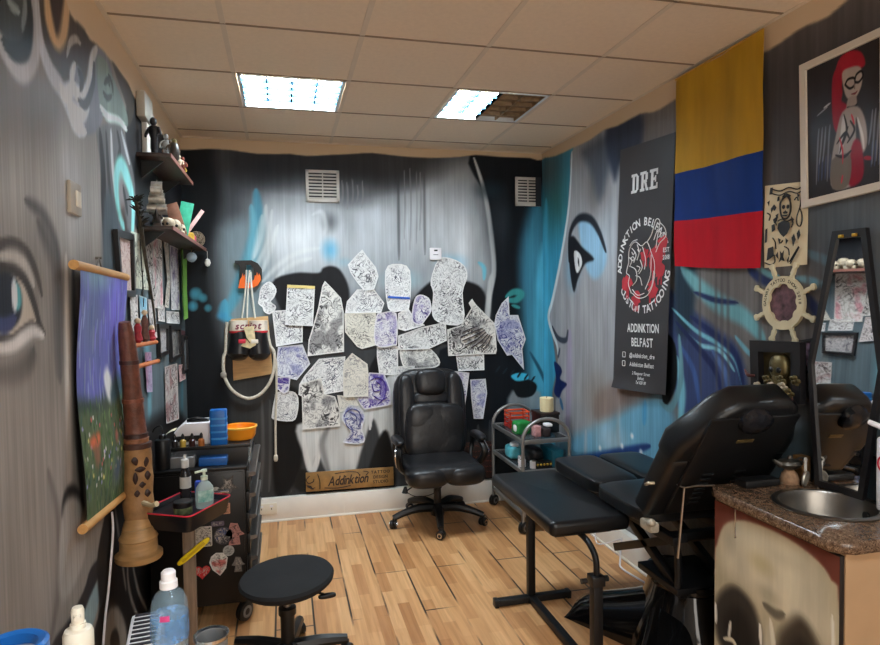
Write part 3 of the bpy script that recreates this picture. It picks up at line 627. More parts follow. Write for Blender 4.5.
f([(.04,.45),(.06,.62),(.14,.705),(.3,.715),(.44,.7),(.52,.64),(.54,.52),(.44,.48)], (226,214,184), .05, .9, 3)
bl(.33,.6,.1,.06,(198,182,136),.8); bl(.2,.66,.2,.05,(206,194,164),.8); bl(.1,.6,.1,.14,(208,196,168),.8); bl(.5,.62,.06,.08,(184,174,150),.7); bl(.3,.5,.1,.05,(180,170,142),.8)
f([(.585,.30),(.56,.38),(.5,.445),(.44,.46),(.37,.43),(.33,.36),(.32,.28),(.36,.18),(.46,.14),(.56,.2)], (62,57,52), .025); f([(.53,.3),(.47,.38),(.4,.37),(.36,.28),(.42,.2),(.5,.22)], (40,38,36), .03)
f([(.06,.3),(.06,.40),(.1,.47),(.153,.495),(.2,.455),(.245,.385),(.25,.3),(.18,.22),(.1,.24)], (72,64,54), .03); f([(.09,.3),(.1,.38),(.15,.42),(.2,.36),(.2,.29),(.14,.26)], (40,37,35), .03)
f([(.25,.27),(.27,.34),(.285,.42),(.305,.36),(.315,.27)], (214,204,176), .02); st([(.285,.42),(.27,.34),(.262,.28)], (240,232,210), .015); st([(.22,.47),(.26,.45),(.32,.46)], (116,108,92), .03, .8)
st([(.02,.44),(.022,.5),(.026,.56)], (246,240,224), .009); st([(.575,.26),(.578,.34)], (246,240,224), .012); st([(.5,.24),(.49,.31)], (246,240,224), .01); st([(.33,.3),(.335,.38)], (246,240,224), .01); st([(.53,.22),(.48,.24),(.45,.22)], (240,230,200), .012)
D.build('skull_painting', .06, lambda a, b_: (wx0, wy0+.003+a, .092+b_), dr, .45)
hk = MB(); hk.tube([(1.65, 2.03, .862), (1.632, 2.03, .866), (wx0-.012, 2.03, .855), (wx0-.01, 2.03, .76), (wx0-.012, 2.025, .745), (wx0-.02, 2.02, .75)], .0025, 6); tag(hk.build('wire_hook', M_CHROME), 'thin wire hook hanging from the worktop edge over the painted skull door', 'hook')
# worktop with the basin opening
sc_, sr = (1.895, 1.862), .158
def top_outline(n=64):
    x0, x1, y0, y1, r = 1.628, 2.103, 1.548, 2.195, .05; out = []
    for k in range(n):
        a = 2*PI*k/n; d = Vector((math.cos(a), math.sin(a))); t = 1e9
        for lim, c_, q in ((x0, sc_[0], d.x), (x1, sc_[0], d.x), (y0, sc_[1], d.y), (y1, sc_[1], d.y)):
            if abs(q) > 1e-9 and (lim-c_)/q > 0: t = min(t, (lim-c_)/q)
        out.append((sc_[0]+d.x*t, sc_[1]+d.y*t))
    for i, c_ in ((0, 0),):
        pass
    cor = [(x0, y0), (x1, y0), (x0, y1), (x1, y1)]
    for c_ in cor:
        j = min(range(n), key=lambda q: (out[q][0]-c_[0])**2+(out[q][1]-c_[1])**2); s_ = .02 if c_[0] == x0 else 0
        out[j] = (c_[0]+s_*(1 if c_[0] == x0 else -1), c_[1]+s_*(1 if c_[1] == y0 else -1))
    return out
ou = top_outline(); N = len(ou); inn = [(sc_[0]+sr*math.cos(2*PI*k/N), sc_[1]+sr*math.sin(2*PI*k/N)) for k in range(N)]
def ring(pts, z, sh=0.0): return [(sc_[0]+(x-sc_[0])*(1-sh), sc_[1]+(y-sc_[1])*(1-sh), z) for x, y in pts]
lv = [ring(inn, .86), ring(ou, .86, .02), ring(ou, .866, .004), ring(ou, .882), ring(ou, .894, .005), ring(ou, .9, .025), ring(inn, .9), ring(inn, .86)]
wt = MB(); wt.add([p for r_ in lv for p in r_], [(i*N+k, i*N+(k+1) % N, (i+1)*N+(k+1) % N, (i+1)*N+k) for i in range(7) for k in range(N)])
def granite():
    m, nt, bb = base('brown_granite'); v = mapped(nt, 'Object'); vo = tex(nt, 'ShaderNodeTexVoronoi', v, i_Scale=260.0); n1 = tex(nt, 'ShaderNodeTexNoise', v, i_Scale=60.0, i_Detail=5.0)
    c = ramp(nt, vo.outputs['Color'], [(.1, lin(76,58,46)), (.45, lin(112,88,70)), (.75, lin(134,108,86)), (1, lin(160,138,114))]); c2 = ramp(nt, n1.outputs['Fac'], [(.4, (.6, .55, .5, 1)), (.6, (1, 1, 1, 1))])
    nt.links.new(mix(nt, c, c2, 1.0, 'MULTIPLY'), bb.inputs['Base Color']); bb.inputs['Roughness'].default_value = .22; return m
tag(wt.build('worktop', granite()), 'brown speckled stone-look worktop with a rounded edge on the washstand', 'worktop')
sk = thing('sink', 'round stainless steel basin let into the brown worktop', 'sink', (sc_[0], sc_[1], .77))
q = MB(); q.lathe([(.18, .1315), (.181, .136), (.172, .139), (.158, .137), (.153, .128), (.147, .06), (.125, .022), (.06, .008), (.025, .005), (.025, 0), (.06, .001), (.128, .016), (.152, .055), (.156, .12), (.16, .1315)], 48, loop=True); q.build('basin', mat('basin_steel', (140, 136, 130), .34, 1.0, var=.1), sk)
q = MB(); q.lathe([(0, .004), (.028, .004), (.03, .009), (.02, .011), (0, .008)], 20); q.build('drain', M_CHROME, sk)
q = MB(); q.lathe([(0, 0), (.017, 0), (.017, .004), (0, .004)], 16, T(.143, -.03, .085) @ RZ(-.2) @ RY(-PI/2)); q.build('overflow', M_BLACK, sk)
tp = thing('tap', 'chrome tap with a long thin spout behind the round basin', 'tap', (2.07, 2.06, .9))
q = MB(); q.lathe([(.024, 0), (.024, .01), (.016, .02), (.016, .05)], 16); q.box((-.02, -.02, .045), (.02, .02, .095), .006); q.build('body', M_CHROME, tp)
q = MB(); q.tube([(0, 0, .09), (0, 0, .13), (.006, -.02, .152), (.02, -.05, .158), (.028, -.28, .166)], .007, 10, sm=6); q.build('spout', M_CHROME, tp)
# small things on the worktop
tu = thing('lamp_figurine', 'small dark metal oil-lamp shaped ornament on a rough stone foot by the sink', 'ornament', (1.975, 2.125, .9))
q = MB(); q.lathe([(.036, 0), (.038, .012), (.03, .04), (.016, .055), (0, .057)], 12); q.build('stone_foot', mat('rough_stone', (150, 116, 88), .8, var=.4, sc=40, bump=.8), tu)
q = MB(); q.lathe([(.01, .055), (.034, .066), (.042, .08), (.036, .092), (.016, .098), (0, .1)], 16, sx=1.25); q.tube([(-.045, 0, .08), (-.06, 0, .088), (-.078, 0, .1)], [.016, .01, .005], 8); q.ball((0, 0, .104), .01); q.tube([(.045, 0, .075), (.068, 0, .085), (.06, 0, .1), (.036, 0, .094)], .005, 8, sm=4); q.build('lamp_bowl', mat('tarnished_pewter', (92, 88, 82), .4, .8, var=.3), tu)
md = thing('medal', 'round pale metal medallion leaning against the stone ornament by the sink', 'medallion', (2.0, 2.07, .9), rot=(0, 0, .5))
q = MB(); q.lathe([(0, -.005), (.03, -.005), (.032, 0), (.03, .005), (.022, .003), (0, .005)], 24, T(0, 0, .031) @ RX(PI/2+.12)); q.build('disc', mat('worn_silver', (176, 170, 158), .4, .7, var=.35, sc=60), md)
q = MB(); q.box((-.008, -.004, .06), (.008, .004, .1), .003); q.lathe([(.006, 0), (.012, 0), (.012, .006), (.006, .006)], 12, loop=True, M=T(0, .003, .104) @ RX(PI/2)); q.build('hanging_loop', mat('pale_grey_plastic', (196, 192, 184), .4), md)
q = MB(); q.box((2.04, 2.13, .9), (2.085, 2.18, 1.0), .004); tag(q.build('wooden_block', mat('brown_wood', (112, 78, 40), .6, var=.3, stretch=(1, 1, 8))), 'small brown wooden block standing by the wall behind the medallion', 'wooden block')
q = MB(); q.box((1.75, 2.1, .9), (1.91, 2.17, .93), .006); tag(q.build('black_case', M_BLACK), 'flat black case on the far left corner of the worktop', 'case')
sd = thing('soap_dispenser', 'white soap bottle with a red ring and a white nozzle at the right picture edge', 'soap dispenser', (2.05, 1.735, .9))
q = MB(); q.prism(rrect(-.04, -.045, .04, .045, .018), 0, .26, bev=.01); q.build('bottle', mat('white_plastic', (236, 232, 234), .35, var=.03), sd)
q = MB(); q.tube([(-.02, .02, .265), (-.02, .02, .295)], .012, 12); q.tube([(-.02, .02, .29), (-.03, .075, .305)], [.011, .009], 10); q.build('nozzle', mat('white_plastic', (236, 232, 234), .35), sd)
q = MB(); q.lathe([(.026, 0), (.026, .002), (.032, .002), (.032, 0)], 24, loop=True, M=T(-.0405, 0, .17) @ RY(-PI/2)); q.build('red_ring', mat('red_print', (196, 40, 60), .5), sd)
kb = thing('black_bottle', 'black bottle at the right picture edge in front of the white soap bottle', 'bottle', (2.0, 1.66, .9))
q = MB(); q.lathe([(.03, 0), (.032, .004), (.032, .11), (.026, .13), (.012, .14), (.012, .16), (0, .16)], 20); q.build('body', M_BLACK, kb)
q = MB(); q.lathe([(.014, .155), (.014, .185), (0, .186)], 16); q.build('cap', M_BLACK, kb)
rd = MB(); rd.tube([(1.57, 2.36, .9), (1.6, 2.3, .865), (1.63, 2.24, .885), (1.66, 2.17, .904)], .0035, 8, sm=4); rd.tube([(1.606, 2.29, .868), (1.59, 2.31, .56)], .005, 8); tag(rd.build('steel_rod', M_STEEL), 'bent thin steel rod hanging beside the bed at the end of the worktop', 'rod')
# ---------------------------------------------------------------- glass trolley in the corner
M_SMOKE = mat('smoked_glass', (70, 72, 74), .08, 0, var=.05, alpha=.55); M_TUBE = mat('grey_metal_tube', (150, 150, 148), .3, .6, var=.1)
M_PLASTB = mat('blue_plastic', (24, 104, 186), .35, var=.1); M_CLEAR = mat('clear_plastic', (220, 232, 236), .06, 0, var=.02, alpha=.25); M_PWHITE = mat('white_plastic', (236, 232, 234), .35, var=.03)
M_ORANGE = mat('orange_plastic', (240, 150, 30), .35, var=.1); M_RED = mat('red_plastic', (196, 52, 40), .4, var=.15); M_GREEN = mat('green_plastic', (36, 138, 64), .4, var=.2); M_CYAN = mat('cyan_film', (96, 190, 206), .35, var=.3, sc=30)
ct = thing('service_trolley', 'smoked glass serving trolley with arched metal ends in the back right corner', 'trolley', (1.84, 4.46, 0))
tx0, tx1, ty0, ty1 = 1.665, 2.02, 4.15, 4.80
for y in (ty0, ty1):
    p = MB(); arc = [(tx0, y, .06), (tx0, y, .3), (tx0, y, .66)]+[(1.8425-.1775*math.cos(a), y, .66+.145*math.sin(a)) for a in np.linspace(.25, PI-.25, 11)]+[(tx1, y, .66), (tx1, y, .3), (tx1, y, .06)]
    p.tube(arc, .013, 10); p.build('arched_frame', M_TUBE, ct, world=True)
for z in (.655, .44, .14):
    p = MB(); p.box((tx0+.01, ty0, z), (tx1-.01, ty1, z+.006), .002); sh = p.build('shelf', M_SMOKE, ct, world=True)
    p = MB()
    for a, b in (((tx0-.006, ty0, z-.022), (tx0+.01, ty1, z+.008)), ((tx1-.01, ty0, z-.022), (tx1+.006, ty1, z+.008)), ((tx0, ty0-.008, z-.022), (tx1, ty0+.008, z+.008)), ((tx0, ty1-.008, z-.022), (tx1, ty1+.008, z+.008))): p.box(a, b, .003)
    p.build('shelf_rim', M_TUBE, sh, world=True)
for x in (tx0, tx1):
    for y in (ty0, ty1): caster('caster', ct, x-1.84, y-4.46, .042, .042, .018, .6, rim=M_GREY)
TZ = .662; MZ = .447
def small(name, label, cat, parts, group=None, loc=None):
    """a small thing of several parts: (part name, builder, material)"""
    r = thing(name, label, cat, loc, 0, group)
    for nm, mb, m in parts: mb.build(nm, m, r)
    return r
r = thing('basket', 'red and orange slatted plastic basket on the top glass shelf', 'basket', (1.80, 4.62, TZ))
p = MB(); p.box((-.075, -.06, 0), (.075, .06, .006)); p.build('base', M_RED, r)
for k in range(4): z = .02+k*.034; MB().tube([(-.078, -.062, z), (.078, -.062, z), (.078, .062, z), (-.078, .062, z)], .007, 6, close=True).build('rail', mat('orange_red_plastic', (222, 84, 44), .4) if k > 1 else M_RED, r)
for x in (-.075, .075):
    for y in (-.06, .06): MB().tube([(x, y, 0), (x, y, .13)], .006, 6).build('post', M_RED, r)
r = thing('green_pack', 'bright green packet standing at the left front of the top glass shelf', 'packet', (1.735, 4.36, TZ), .15)
p = MB(); p.puff((0, 0, .05), (.06, .05, .05), 6); p.build('packet', M_GREEN, r); p = MB(); p.puff((-.045, -.01, .05), (.02, .03, .03), 3); p.build('torn_flap', M_PWHITE, r)
q = MB(); q.box((1.79, 4.22, TZ), (1.835, 4.3, TZ+.075), .004); tag(q.build('pink_box', mat('pink_card', (206, 150, 150), .6, var=.3, sc=40)), 'small pink and white carton behind the near trolley arch', 'carton')
q = MB(); q.box((1.845, 4.2, TZ), (1.9, 4.36, TZ+.06), .004); tag(q.build('dark_box', mat('dark_card', (52, 42, 44), .6)), 'low dark carton in the middle of the top glass shelf', 'carton')
bb = thing('black_box', 'black cardboard box with a candle on it on the top glass shelf', 'box', (1.955, 4.42, TZ))
p = MB(); p.box((-.075, -.09, 0), (.07, .09, .13), .003); p.build('body', M_BLACK, bb); p = MB(); p.box((-.08, -.095, .13), (.075, .095, .15), .003); p.build('lid', mat('brown_black_card', (46, 36, 32), .5), bb)
cn = thing('candle', 'thick cream pillar candle standing on the black box', 'candle', (1.955, 4.40, TZ+.15))
p = MB(); p.lathe([(.05, 0), (.052, .01), (.052, .1), (.047, .104), (.02, .098), (0, .097)], 28); p.build('wax', mat('cream_wax', (238, 222, 176), .5, var=.04), cn); p = MB(); p.tube([(0, 0, .096), (.002, 0, .115)], .002, 6); p.build('wick', M_BLACK, cn)
q = MB(); q.puff((1.905, 4.27, TZ+.075), (.028, .04, .012), 4); tag(q.build('tissue_packet', M_PWHITE), 'small white packet lying on the low dark carton', 'packet')
r = thing('cyan_pack', 'cyan plastic pack at the left end of the middle glass shelf', 'packet', (1.73, 4.52, MZ))
p = MB(); p.puff((0, 0, .05), (.05, .08, .05), 4); p.build('pack', M_CYAN, r); p = MB(); p.puff((.0, -.02, .105), (.03, .04, .018), 3); p.build('white_end', M_PWHITE, r)
q = MB(); q.puff((1.825, 4.36, MZ+.06), (.06, .11, .06), 3.0); tag(q.build('black_bag', M_LEATHER), 'crumpled black bag on the middle glass shelf', 'bag')
r = thing('chain_tin', 'dark tin with yellow studs on the front of the middle glass shelf', 'tin', (1.83, 4.19, MZ))
p = MB(); p.box((-.06, -.03, 0), (.06, .03, .05), .004); p.build('tin', M_BLACK, r)
for k in range(5): MB().ball((-.05+k*.025, -.03, .03), .009, 10).build('stud', mat('yellow_brass', (196, 160, 60), .3, .6), r)
for k, (x, y) in enumerate(((1.70, 4.26), (1.735, 4.36), (1.765, 4.2))):
    r = thing('tape_roll', ('white paper roll at the left front corner of the middle glass shelf', 'white paper roll behind the corner roll on the middle glass shelf', 'white paper roll beside the dark studded tin on the middle shelf')[k], 'paper roll', (x, y, MZ), 0, 'white rolls on the middle glass shelf')
    MB().lathe([(.014, 0), (.027, 0), (.027, .05), (.014, .05)], 20, loop=True).build('roll', M_PWHITE, r); MB().lathe([(.011, 0), (.014, 0), (.014, .051), (.011, .051)], 16, loop=True).build('core', mat('card_core', (150, 124, 92), .7), r)
q = MB(); q.box((1.90, 4.18, MZ), (1.99, 4.4, MZ+.12), .006); tag(q.build('teal_box', mat('teal_card', (30, 116, 140), .5, var=.2)), 'teal blue carton at the right of the middle glass shelf', 'carton')
q = MB(); q.box((1.7, 4.25, .147), (1.95, 4.6, .3), .01); tag(q.build('storage_box', mat('grey_box', (70, 72, 76), .5)), 'dark grey storage box on the lowest glass shelf', 'box')

for o in [o for o in COL.objects if o.parent is None and o.location.x > 1.6 and o.location.y > 4.05 and o.get('category') and o.get('category') != 'ceiling light']: o.location.x -= .05   # the trolley stands a little clear of the wall

# ---------------------------------------------------------------- sticker-covered tool trolley
M_TOOL = mat('black_enamel', (22, 21, 22), .35, .2, var=.15)
tt = thing('tool_trolley', 'black drawer trolley with its side covered in stickers against the left wall', 'trolley', (-.44, 3.72, 0))
X0, X1, Y0, Y1 = -.675, -.20, 3.38, 4.1
p = MB(); p.box((X0, Y0, .105), (X1-.01, Y1, .80), .004); p.box((X0-.004, Y0-.006, .80), (X1, Y1+.004, .818), .004); p.build('body', M_TOOL, tt, world=True)
p = MB(); p.box((X0+.004, Y0-.004, .13), (X1-.02, Y0+.002, .79), .002); p.build('side_panel', M_TOOL, tt, world=True)
for k in range(6):
    z0 = .13+k*.111; p = MB(); p.box((X1-.012, Y0+.02, z0), (X1+.006, Y1-.02, z0+.1), .003); d_ = p.build('drawer', M_TOOL, tt, world=True)
    p = MB(); p.prism([(0, 0), (.03, .006), (.036, .018), (.03, .024), (0, .022)], Y0+.03, Y1-.03, T(X1+.006, 0, z0+.066) @ RX(PI/2) @ Matrix.Scale(-1, 4, (0, 0, 1))); p.build('handle', mat('silver_rail', (120, 118, 116), .3, .8), d_, world=True)
p = MB(); p.tube([(X1-.09, Y0-.01, .70), (X1-.09, Y0-.04, .705), (X1-.19, Y0-.04, .70), (X1-.19, Y0-.01, .70)], .007, 8); p.build('side_handle', M_CHROME, tt, world=True)
for x in (X0+.06, X1-.03):
    for y in (Y0+.02, Y1-.06): caster('caster', tt, x+.44, y-3.72, .05, .05, .016, .9, rim=M_GREY)
# stickers on the side: measured from the panel's near left foot
def sk_poly(kind, r):
    if kind == 'round': return circ(r, 22)
    if kind == 'rect': return rrect(-r*.8, -r, r*.8, r, r*.12)
    if kind == 'wide': return rrect(-r, -r*.4, r, r*.4, r*.2)
    if kind == 'heart': return [(16*math.sin(t)**3*r/17, (13*math.cos(t)-5*math.cos(2*t)-2*math.cos(3*t)-math.cos(4*t))*r/17) for t in np.linspace(0, 2*PI, 28)[:-1]]
    if kind == 'shield': return [(-r*.6, r*.7), (-r*.2, r), (r*.4, r*.95), (r*.75, r*.5), (r*.6, -r*.4), (r*.1, -r), (-r*.5, -r*.45), (-r*.75, r*.2)]
    if kind == 'figure': return [(-r*.3, r), (r*.3, r*.9), (r*.55, r*.2), (r*.9, -.1*r), (r*.4, -r*.2), (r*.5, -r), (-r*.5, -r), (-r*.35, -r*.2), (-r*.8, -.1*r), (-r*.5, r*.4)]
    return [(-r, -r*.3), (-r*.4, r*.2), (-r*.5, r), (0, r*.6), (r*.5, r), (r*.4, r*.2), (r, -r*.3), (r*.4, -r*.4), (0, -r), (-r*.4, -r*.4)]
INKS = {}
def line_art(name, paper, ink, scale, dens=.06, extra=None, fade=.012):
    """paper printed or drawn all over with fine linework, blank along its edge"""
    m, nt, b = base(name); uv = nd(nt, 'ShaderNodeUVMap', uv_map='flat'); ob = nd(nt, 'ShaderNodeObjectInfo')
    ad = nd(nt, 'ShaderNodeVectorMath', operation='ADD'); nt.links.new(uv.outputs[0], ad.inputs[0])
    sc2 = nd(nt, 'ShaderNodeVectorMath', operation='SCALE'); sc2.inputs['Scale'].default_value = 1.0; nt.links.new(ob.outputs['Location'], sc2.inputs[0]); nt.links.new(sc2.outputs[0], ad.inputs[1])
    n0 = tex(nt, 'ShaderNodeTexNoise', ad.outputs[0], i_Scale=scale*.5, i_Detail=2.0); mp = mix(nt, ad.outputs[0], n0.outputs['Color'], .05)
    def contour(sc_, times, half, soft):
        n = tex(nt, 'ShaderNodeTexNoise', ad.outputs[0], i_Scale=sc_, i_Detail=1.0, i_Distortion=.9); a = nd(nt, 'ShaderNodeMath', operation='MULTIPLY'); a.inputs[1].default_value = times; nt.links.new(n.outputs['Fac'], a.inputs[0])
        b_ = nd(nt, 'ShaderNodeMath', operation='FRACT'); nt.links.new(a.outputs[0], b_.inputs[0]); k0 = (0, 0, 0, 1); k1 = (1, 1, 1, 1)
        return ramp(nt, b_.outputs[0], [(.5-half-soft, k0), (.5-half, k1), (.5+half, k1), (.5+half+soft, k0)])
    l1 = contour(scale*.36, 7.0, dens*1.2, .08); l2 = contour(scale*.85, 4.0, dens, .09)
    n3 = tex(nt, 'ShaderNodeTexNoise', ad.outputs[0], i_Scale=scale*.22, i_Detail=2.0); sh = ramp(nt, n3.outputs['Fac'], [(.46, (.12, .12, .12, 1)), (.62, (1, 1, 1, 1))])
    a = mix(nt, l1, l2, .9, 'ADD'); a = mix(nt, a, sh, .7, 'MULTIPLY')
    ed = nd(nt, 'ShaderNodeAttribute', attribute_name='margin'); em = ramp(nt, ed.outputs['Fac'], [(fade*.5, (0, 0, 0, 1)), (fade, (1, 1, 1, 1))]); a = mix(nt, a, em, 1.0, 'MULTIPLY')
    pn = tex(nt, 'ShaderNodeTexNoise', ad.outputs[0], i_Scale=9.0, i_Detail=3.0); pc = ramp(nt, pn.outputs['Fac'], [(.3, lin(*[x*.93 for x in paper])), (.7, lin(*paper))])
    if extra:
        e = tex(nt, 'ShaderNodeTexNoise', ad.outputs[0], i_Scale=scale*.3, i_Detail=2.0); ef = ramp(nt, e.outputs['Fac'], [(.5, (0, 0, 0, 1)), (.6, (.8, .8, .8, 1))]); ef = mix(nt, ef, em, 1.0, 'MULTIPLY'); pc = mix(nt, pc, lin(*extra), ef)
    cm = mix(nt, pc, lin(*ink), a); nt.links.new(cm, b.inputs['Base Color']); b.inputs['Roughness'].default_value = .75; return m
def sheet(name, poly, M, m, parent=None, curl=.004, thick=.0006, sub=2, world=True, seed=0):
    """a sheet cut to an outline: local x, y in metres on the plane M, standing slightly off it where it curls"""
    bm = bmesh.new(); vs = [bm.verts.new((x, y, 0)) for x, y in poly]; bm.faces.new(vs)
    ar = abs(sum(poly[i-1][0]*poly[i][1]-poly[i][0]*poly[i-1][1] for i in range(len(poly))))/2; st_ep = max(.012, math.sqrt(ar)/9)
    xs = [p[0] for p in poly]; ys = [p[1] for p in poly]
    for ax, lo, hi in ((0, min(xs), max(xs)), (1, min(ys), max(ys))):
        k = lo+st_ep
        while k < hi-.002:
            no = (1, 0, 0) if ax == 0 else (0, 1, 0); co = (k, 0, 0) if ax == 0 else (0, k, 0)
            bmesh.ops.bisect_plane(bm, geom=bm.verts[:]+bm.edges[:]+bm.faces[:], plane_co=co, plane_no=no); k += st_ep
    P = np.array(poly)
    def md(x, y):
        d = 9
        for i in range(len(P)):
            p, q = P[i-1], P[i]; e = q-p; t = max(0, min(1, ((x-p[0])*e[0]+(y-p[1])*e[1])/(e@e+1e-12))); d = min(d, math.hypot(x-p[0]-t*e[0], y-p[1]-t*e[1]))
        return d
    mar = []
    bm.verts.index_update()
    for v in bm.verts:
        d = md(v.co.x, v.co.y); mar.append(d)
        v.co.z = curl*(.5+.5*mnoise.noise((v.co.x*9+seed, v.co.y*9, seed*1.7)))+curl*1.2*math.exp(-d/.012)
    verts = [v.co.copy() for v in bm.verts]; faces = [[v.index for v in f.verts] for f in bm.faces]; bedges = [(e.verts[0].index, e.verts[1].index) for e in bm.edges if len(e.link_faces) == 1]; bm.free()
    n = len(verts); back = [Vector((v.x, v.y, v.z-thick)) for v in verts]
    fs = [tuple(f) for f in faces]+[tuple(i+n for i in f[::-1]) for f in faces]+[(b_, a_, a_+n, b_+n) for a_, b_ in bedges]
    mb = MB(); mb.add(verts+back, fs, M); o = mb.build(name, m, parent, world=world, ang=60)
    uvl = o.data.uv_layers.new(name='flat'); allv = verts+back
    for l in o.data.loops: uvl.data[l.index].uv = (allv[l.vertex_index].x, allv[l.vertex_index].y)
    at = o.data.attributes.new('margin', 'FLOAT', 'POINT'); at.data.foreach_set('value', mar+mar)
    return o
ST = [(.30, .56, 'round', .030, (196, 192, 182), 'pale round sticker below the tray on the trolley side'), (.36, .59, 'star', .056, (70, 66, 64), 'dark lace-like sticker high on the trolley side'), (.265, .47, 'wide', .042, (180, 176, 170), 'pale lettered sticker under the round sticker'),
      (.345, .475, 'rect', .028, (206, 150, 120), 'small square salmon sticker on the trolley side'), (.235, .34, 'rect', .052, (212, 206, 196), 'tall white printed sticker beside the post'), (.305, .40, 'wide', .032, (96, 84, 100), 'small mauve strip sticker on the trolley side'), (.33, .335, 'round', .046, (52, 50, 56), 'dark round emblem sticker in the middle of the trolley side'),
      (.385, .34, 'figure', .058, (188, 130, 120), 'pink figure-shaped sticker at the right of the trolley side'), (.355, .255, 'round', .028, (172, 170, 164), 'small white ring sticker low on the trolley side'), (.40, .18, 'figure', .04, (110, 106, 102), 'grey figure sticker in the lower right corner of the trolley side'),
      (.225, .16, 'heart', .042, (200, 40, 44), 'red heart sticker in the lower left of the trolley side'), (.305, .19, 'shield', .06, (226, 222, 214), 'white mask-shaped sticker with red and green marks low on the trolley side'), (.12, .46, 'round', .042, (70, 60, 54), 'brown round sticker left of the post on the trolley side')]
for i, (x, z, kind, r, col, lab) in enumerate(ST):
    m = line_art('sticker_print_%d' % i, col, (24, 22, 22) if sum(col) > 330 else (170, 160, 150), 55, .09, {11: (200, 60, 50), 7: (90, 40, 44), 6: (60, 70, 110)}.get(i), .006)
    o = sheet('sticker', sk_poly(kind, r), frame((X0+x+.02, Y0-.0052, .13+z), (1, 0, 0), (0, 0, 1)), m, curl=.0, thick=.0008, seed=i); tag(o, lab, 'sticker', 'stickers on the trolley side')
# riser and things on the trolley
rs = thing('acrylic_riser', 'clear acrylic riser shelf with a black edge on the sticker trolley', 'riser', (-.39, 3.56, .818))
p = MB(); p.box((-.20, -.11, .088), (.20, .14, .094)); p.build('top_plate', M_SMOKE, rs); p = MB(); p.box((-.205, -.116, .082), (.205, -.108, .1), .002); p.build('front_edge', M_BLACK, rs)
for x in (-.2, .195):
    p = MB(); p.box((x, -.11, 0), (x+.005, .14, .088)); p.build('side_plate', M_CLEAR, rs)
RZ_ = .912
r = thing('label_printer', 'white boxy stencil printer with a black slot on the acrylic riser', 'printer', (-.46, 3.60, RZ_))
p = MB(); p.prism([(-.11, 0), (.10, 0), (.10, .115), (-.06, .115), (-.11, .07)], -.08, .08, T(0, 0, 0) @ RX(PI/2), .008); p.build('housing', M_PWHITE, r)
p = MB(); p.box((-.05, -.05, .112), (.06, .03, .119), .003); p.tube([(-.05, -.02, .119), (-.01, -.03, .132), (.05, -.02, .119)], .008, 8, sm=4); p.build('paper_slot', M_BLACK, r); p = MB(); p.grid(lambda u, v: (-.11-.07*u, -.05+.08*v, .075-.05*u*u), 6, 2, thick=(0, 0, .001)); p.build('paper_tongue', mat('cream_paper', (236, 222, 190), .7), r)
p = MB(); p.box((-.10, -.083, .02), (.02, -.08, .05)); p.build('control_panel', M_BLACK, r)
q = thing('blue_cup', 'tall bright blue plastic tub at the front of the acrylic riser', 'tub', (-.345, 3.5, RZ_))
p = MB(); p.prism(rrect(-.042, -.03, .042, .03, .012), 0, .185, bev=.004); p.build('body', M_PLASTB, q)
for k in range(4): MB().prism(rrect(-.0435, -.0315, .0435, .0315, .013), .03+k*.035, .04+k*.035).build('rib', mat('light_blue_plastic', (64, 150, 222), .35), q)
q = thing('orange_bowl', 'translucent orange bowl at the right end of the acrylic riser', 'bowl', (-.245, 3.60, RZ_))
MB().lathe([(.04, 0), (.072, .006), (.082, .025), (.086, .062), (.09, .07), (.082, .07), (.078, .03), (.06, .012), (0, .01)], 30).build('bowl', M_ORANGE, q); MB().lathe([(.086, .062), (.092, .066), (.092, .073), (.086, .075)], 30, loop=True).build('rim', mat('amber_rim', (250, 186, 70), .3), q)
for k, (x, c_, lab) in enumerate(((-.56, (40, 36, 36), 'black capped ink bottle at the left end of the acrylic riser'), (-.52, (190, 160, 70), 'yellow ink bottle on the acrylic riser'), (-.475, (60, 30, 30), 'dark red ink bottle on the acrylic riser'), (-.43, (196, 120, 60), 'orange ink bottle beside the blue tub on the riser'))):
    r = thing('ink_bottle', lab, 'ink bottle', (x, 3.475, RZ_), 0, 'ink bottles along the front of the riser')
    MB().lathe([(.015, 0), (.0155, .003), (.0155, .035), (.008, .042), (.008, .047)], 14).build('body', mat('ink_%d' % k, c_, .3), r); MB().lathe([(.0085, .045), (.008, .062), (.003, .072), (0, .073)], 12).build('cap', M_BLACK, r)
q = thing('squeeze_bottle', 'tall black squeeze bottle with a bent spout at the left of the sticker trolley', 'bottle', (-.61, 3.43, .818))
MB().lathe([(.036, 0), (.038, .004), (.038, .145), (.034, .152), (.018, .156), (.018, .175), (.012, .18)], 20).build('body', M_BLACK, q); MB().tube([(0, 0, .178), (0, 0, .205), (-.01, 0, .222), (-.035, 0, .21), (-.045, 0, .19)], .0035, 8, sm=5).build('spout', M_BLACK, q)
q = MB(); q.box((-.44, 3.42, .818), (-.3, 3.5, .86), .006); tag(q.build('blue_box', mat('blue_card', (34, 96, 170), .5)), 'small blue carton under the acrylic riser', 'carton')
q = MB(); q.box((-.58, 3.42, .818), (-.46, 3.5, .872), .004); tag(q.build('clear_case', M_GREY), 'grey plastic case under the left half of the acrylic riser', 'case')

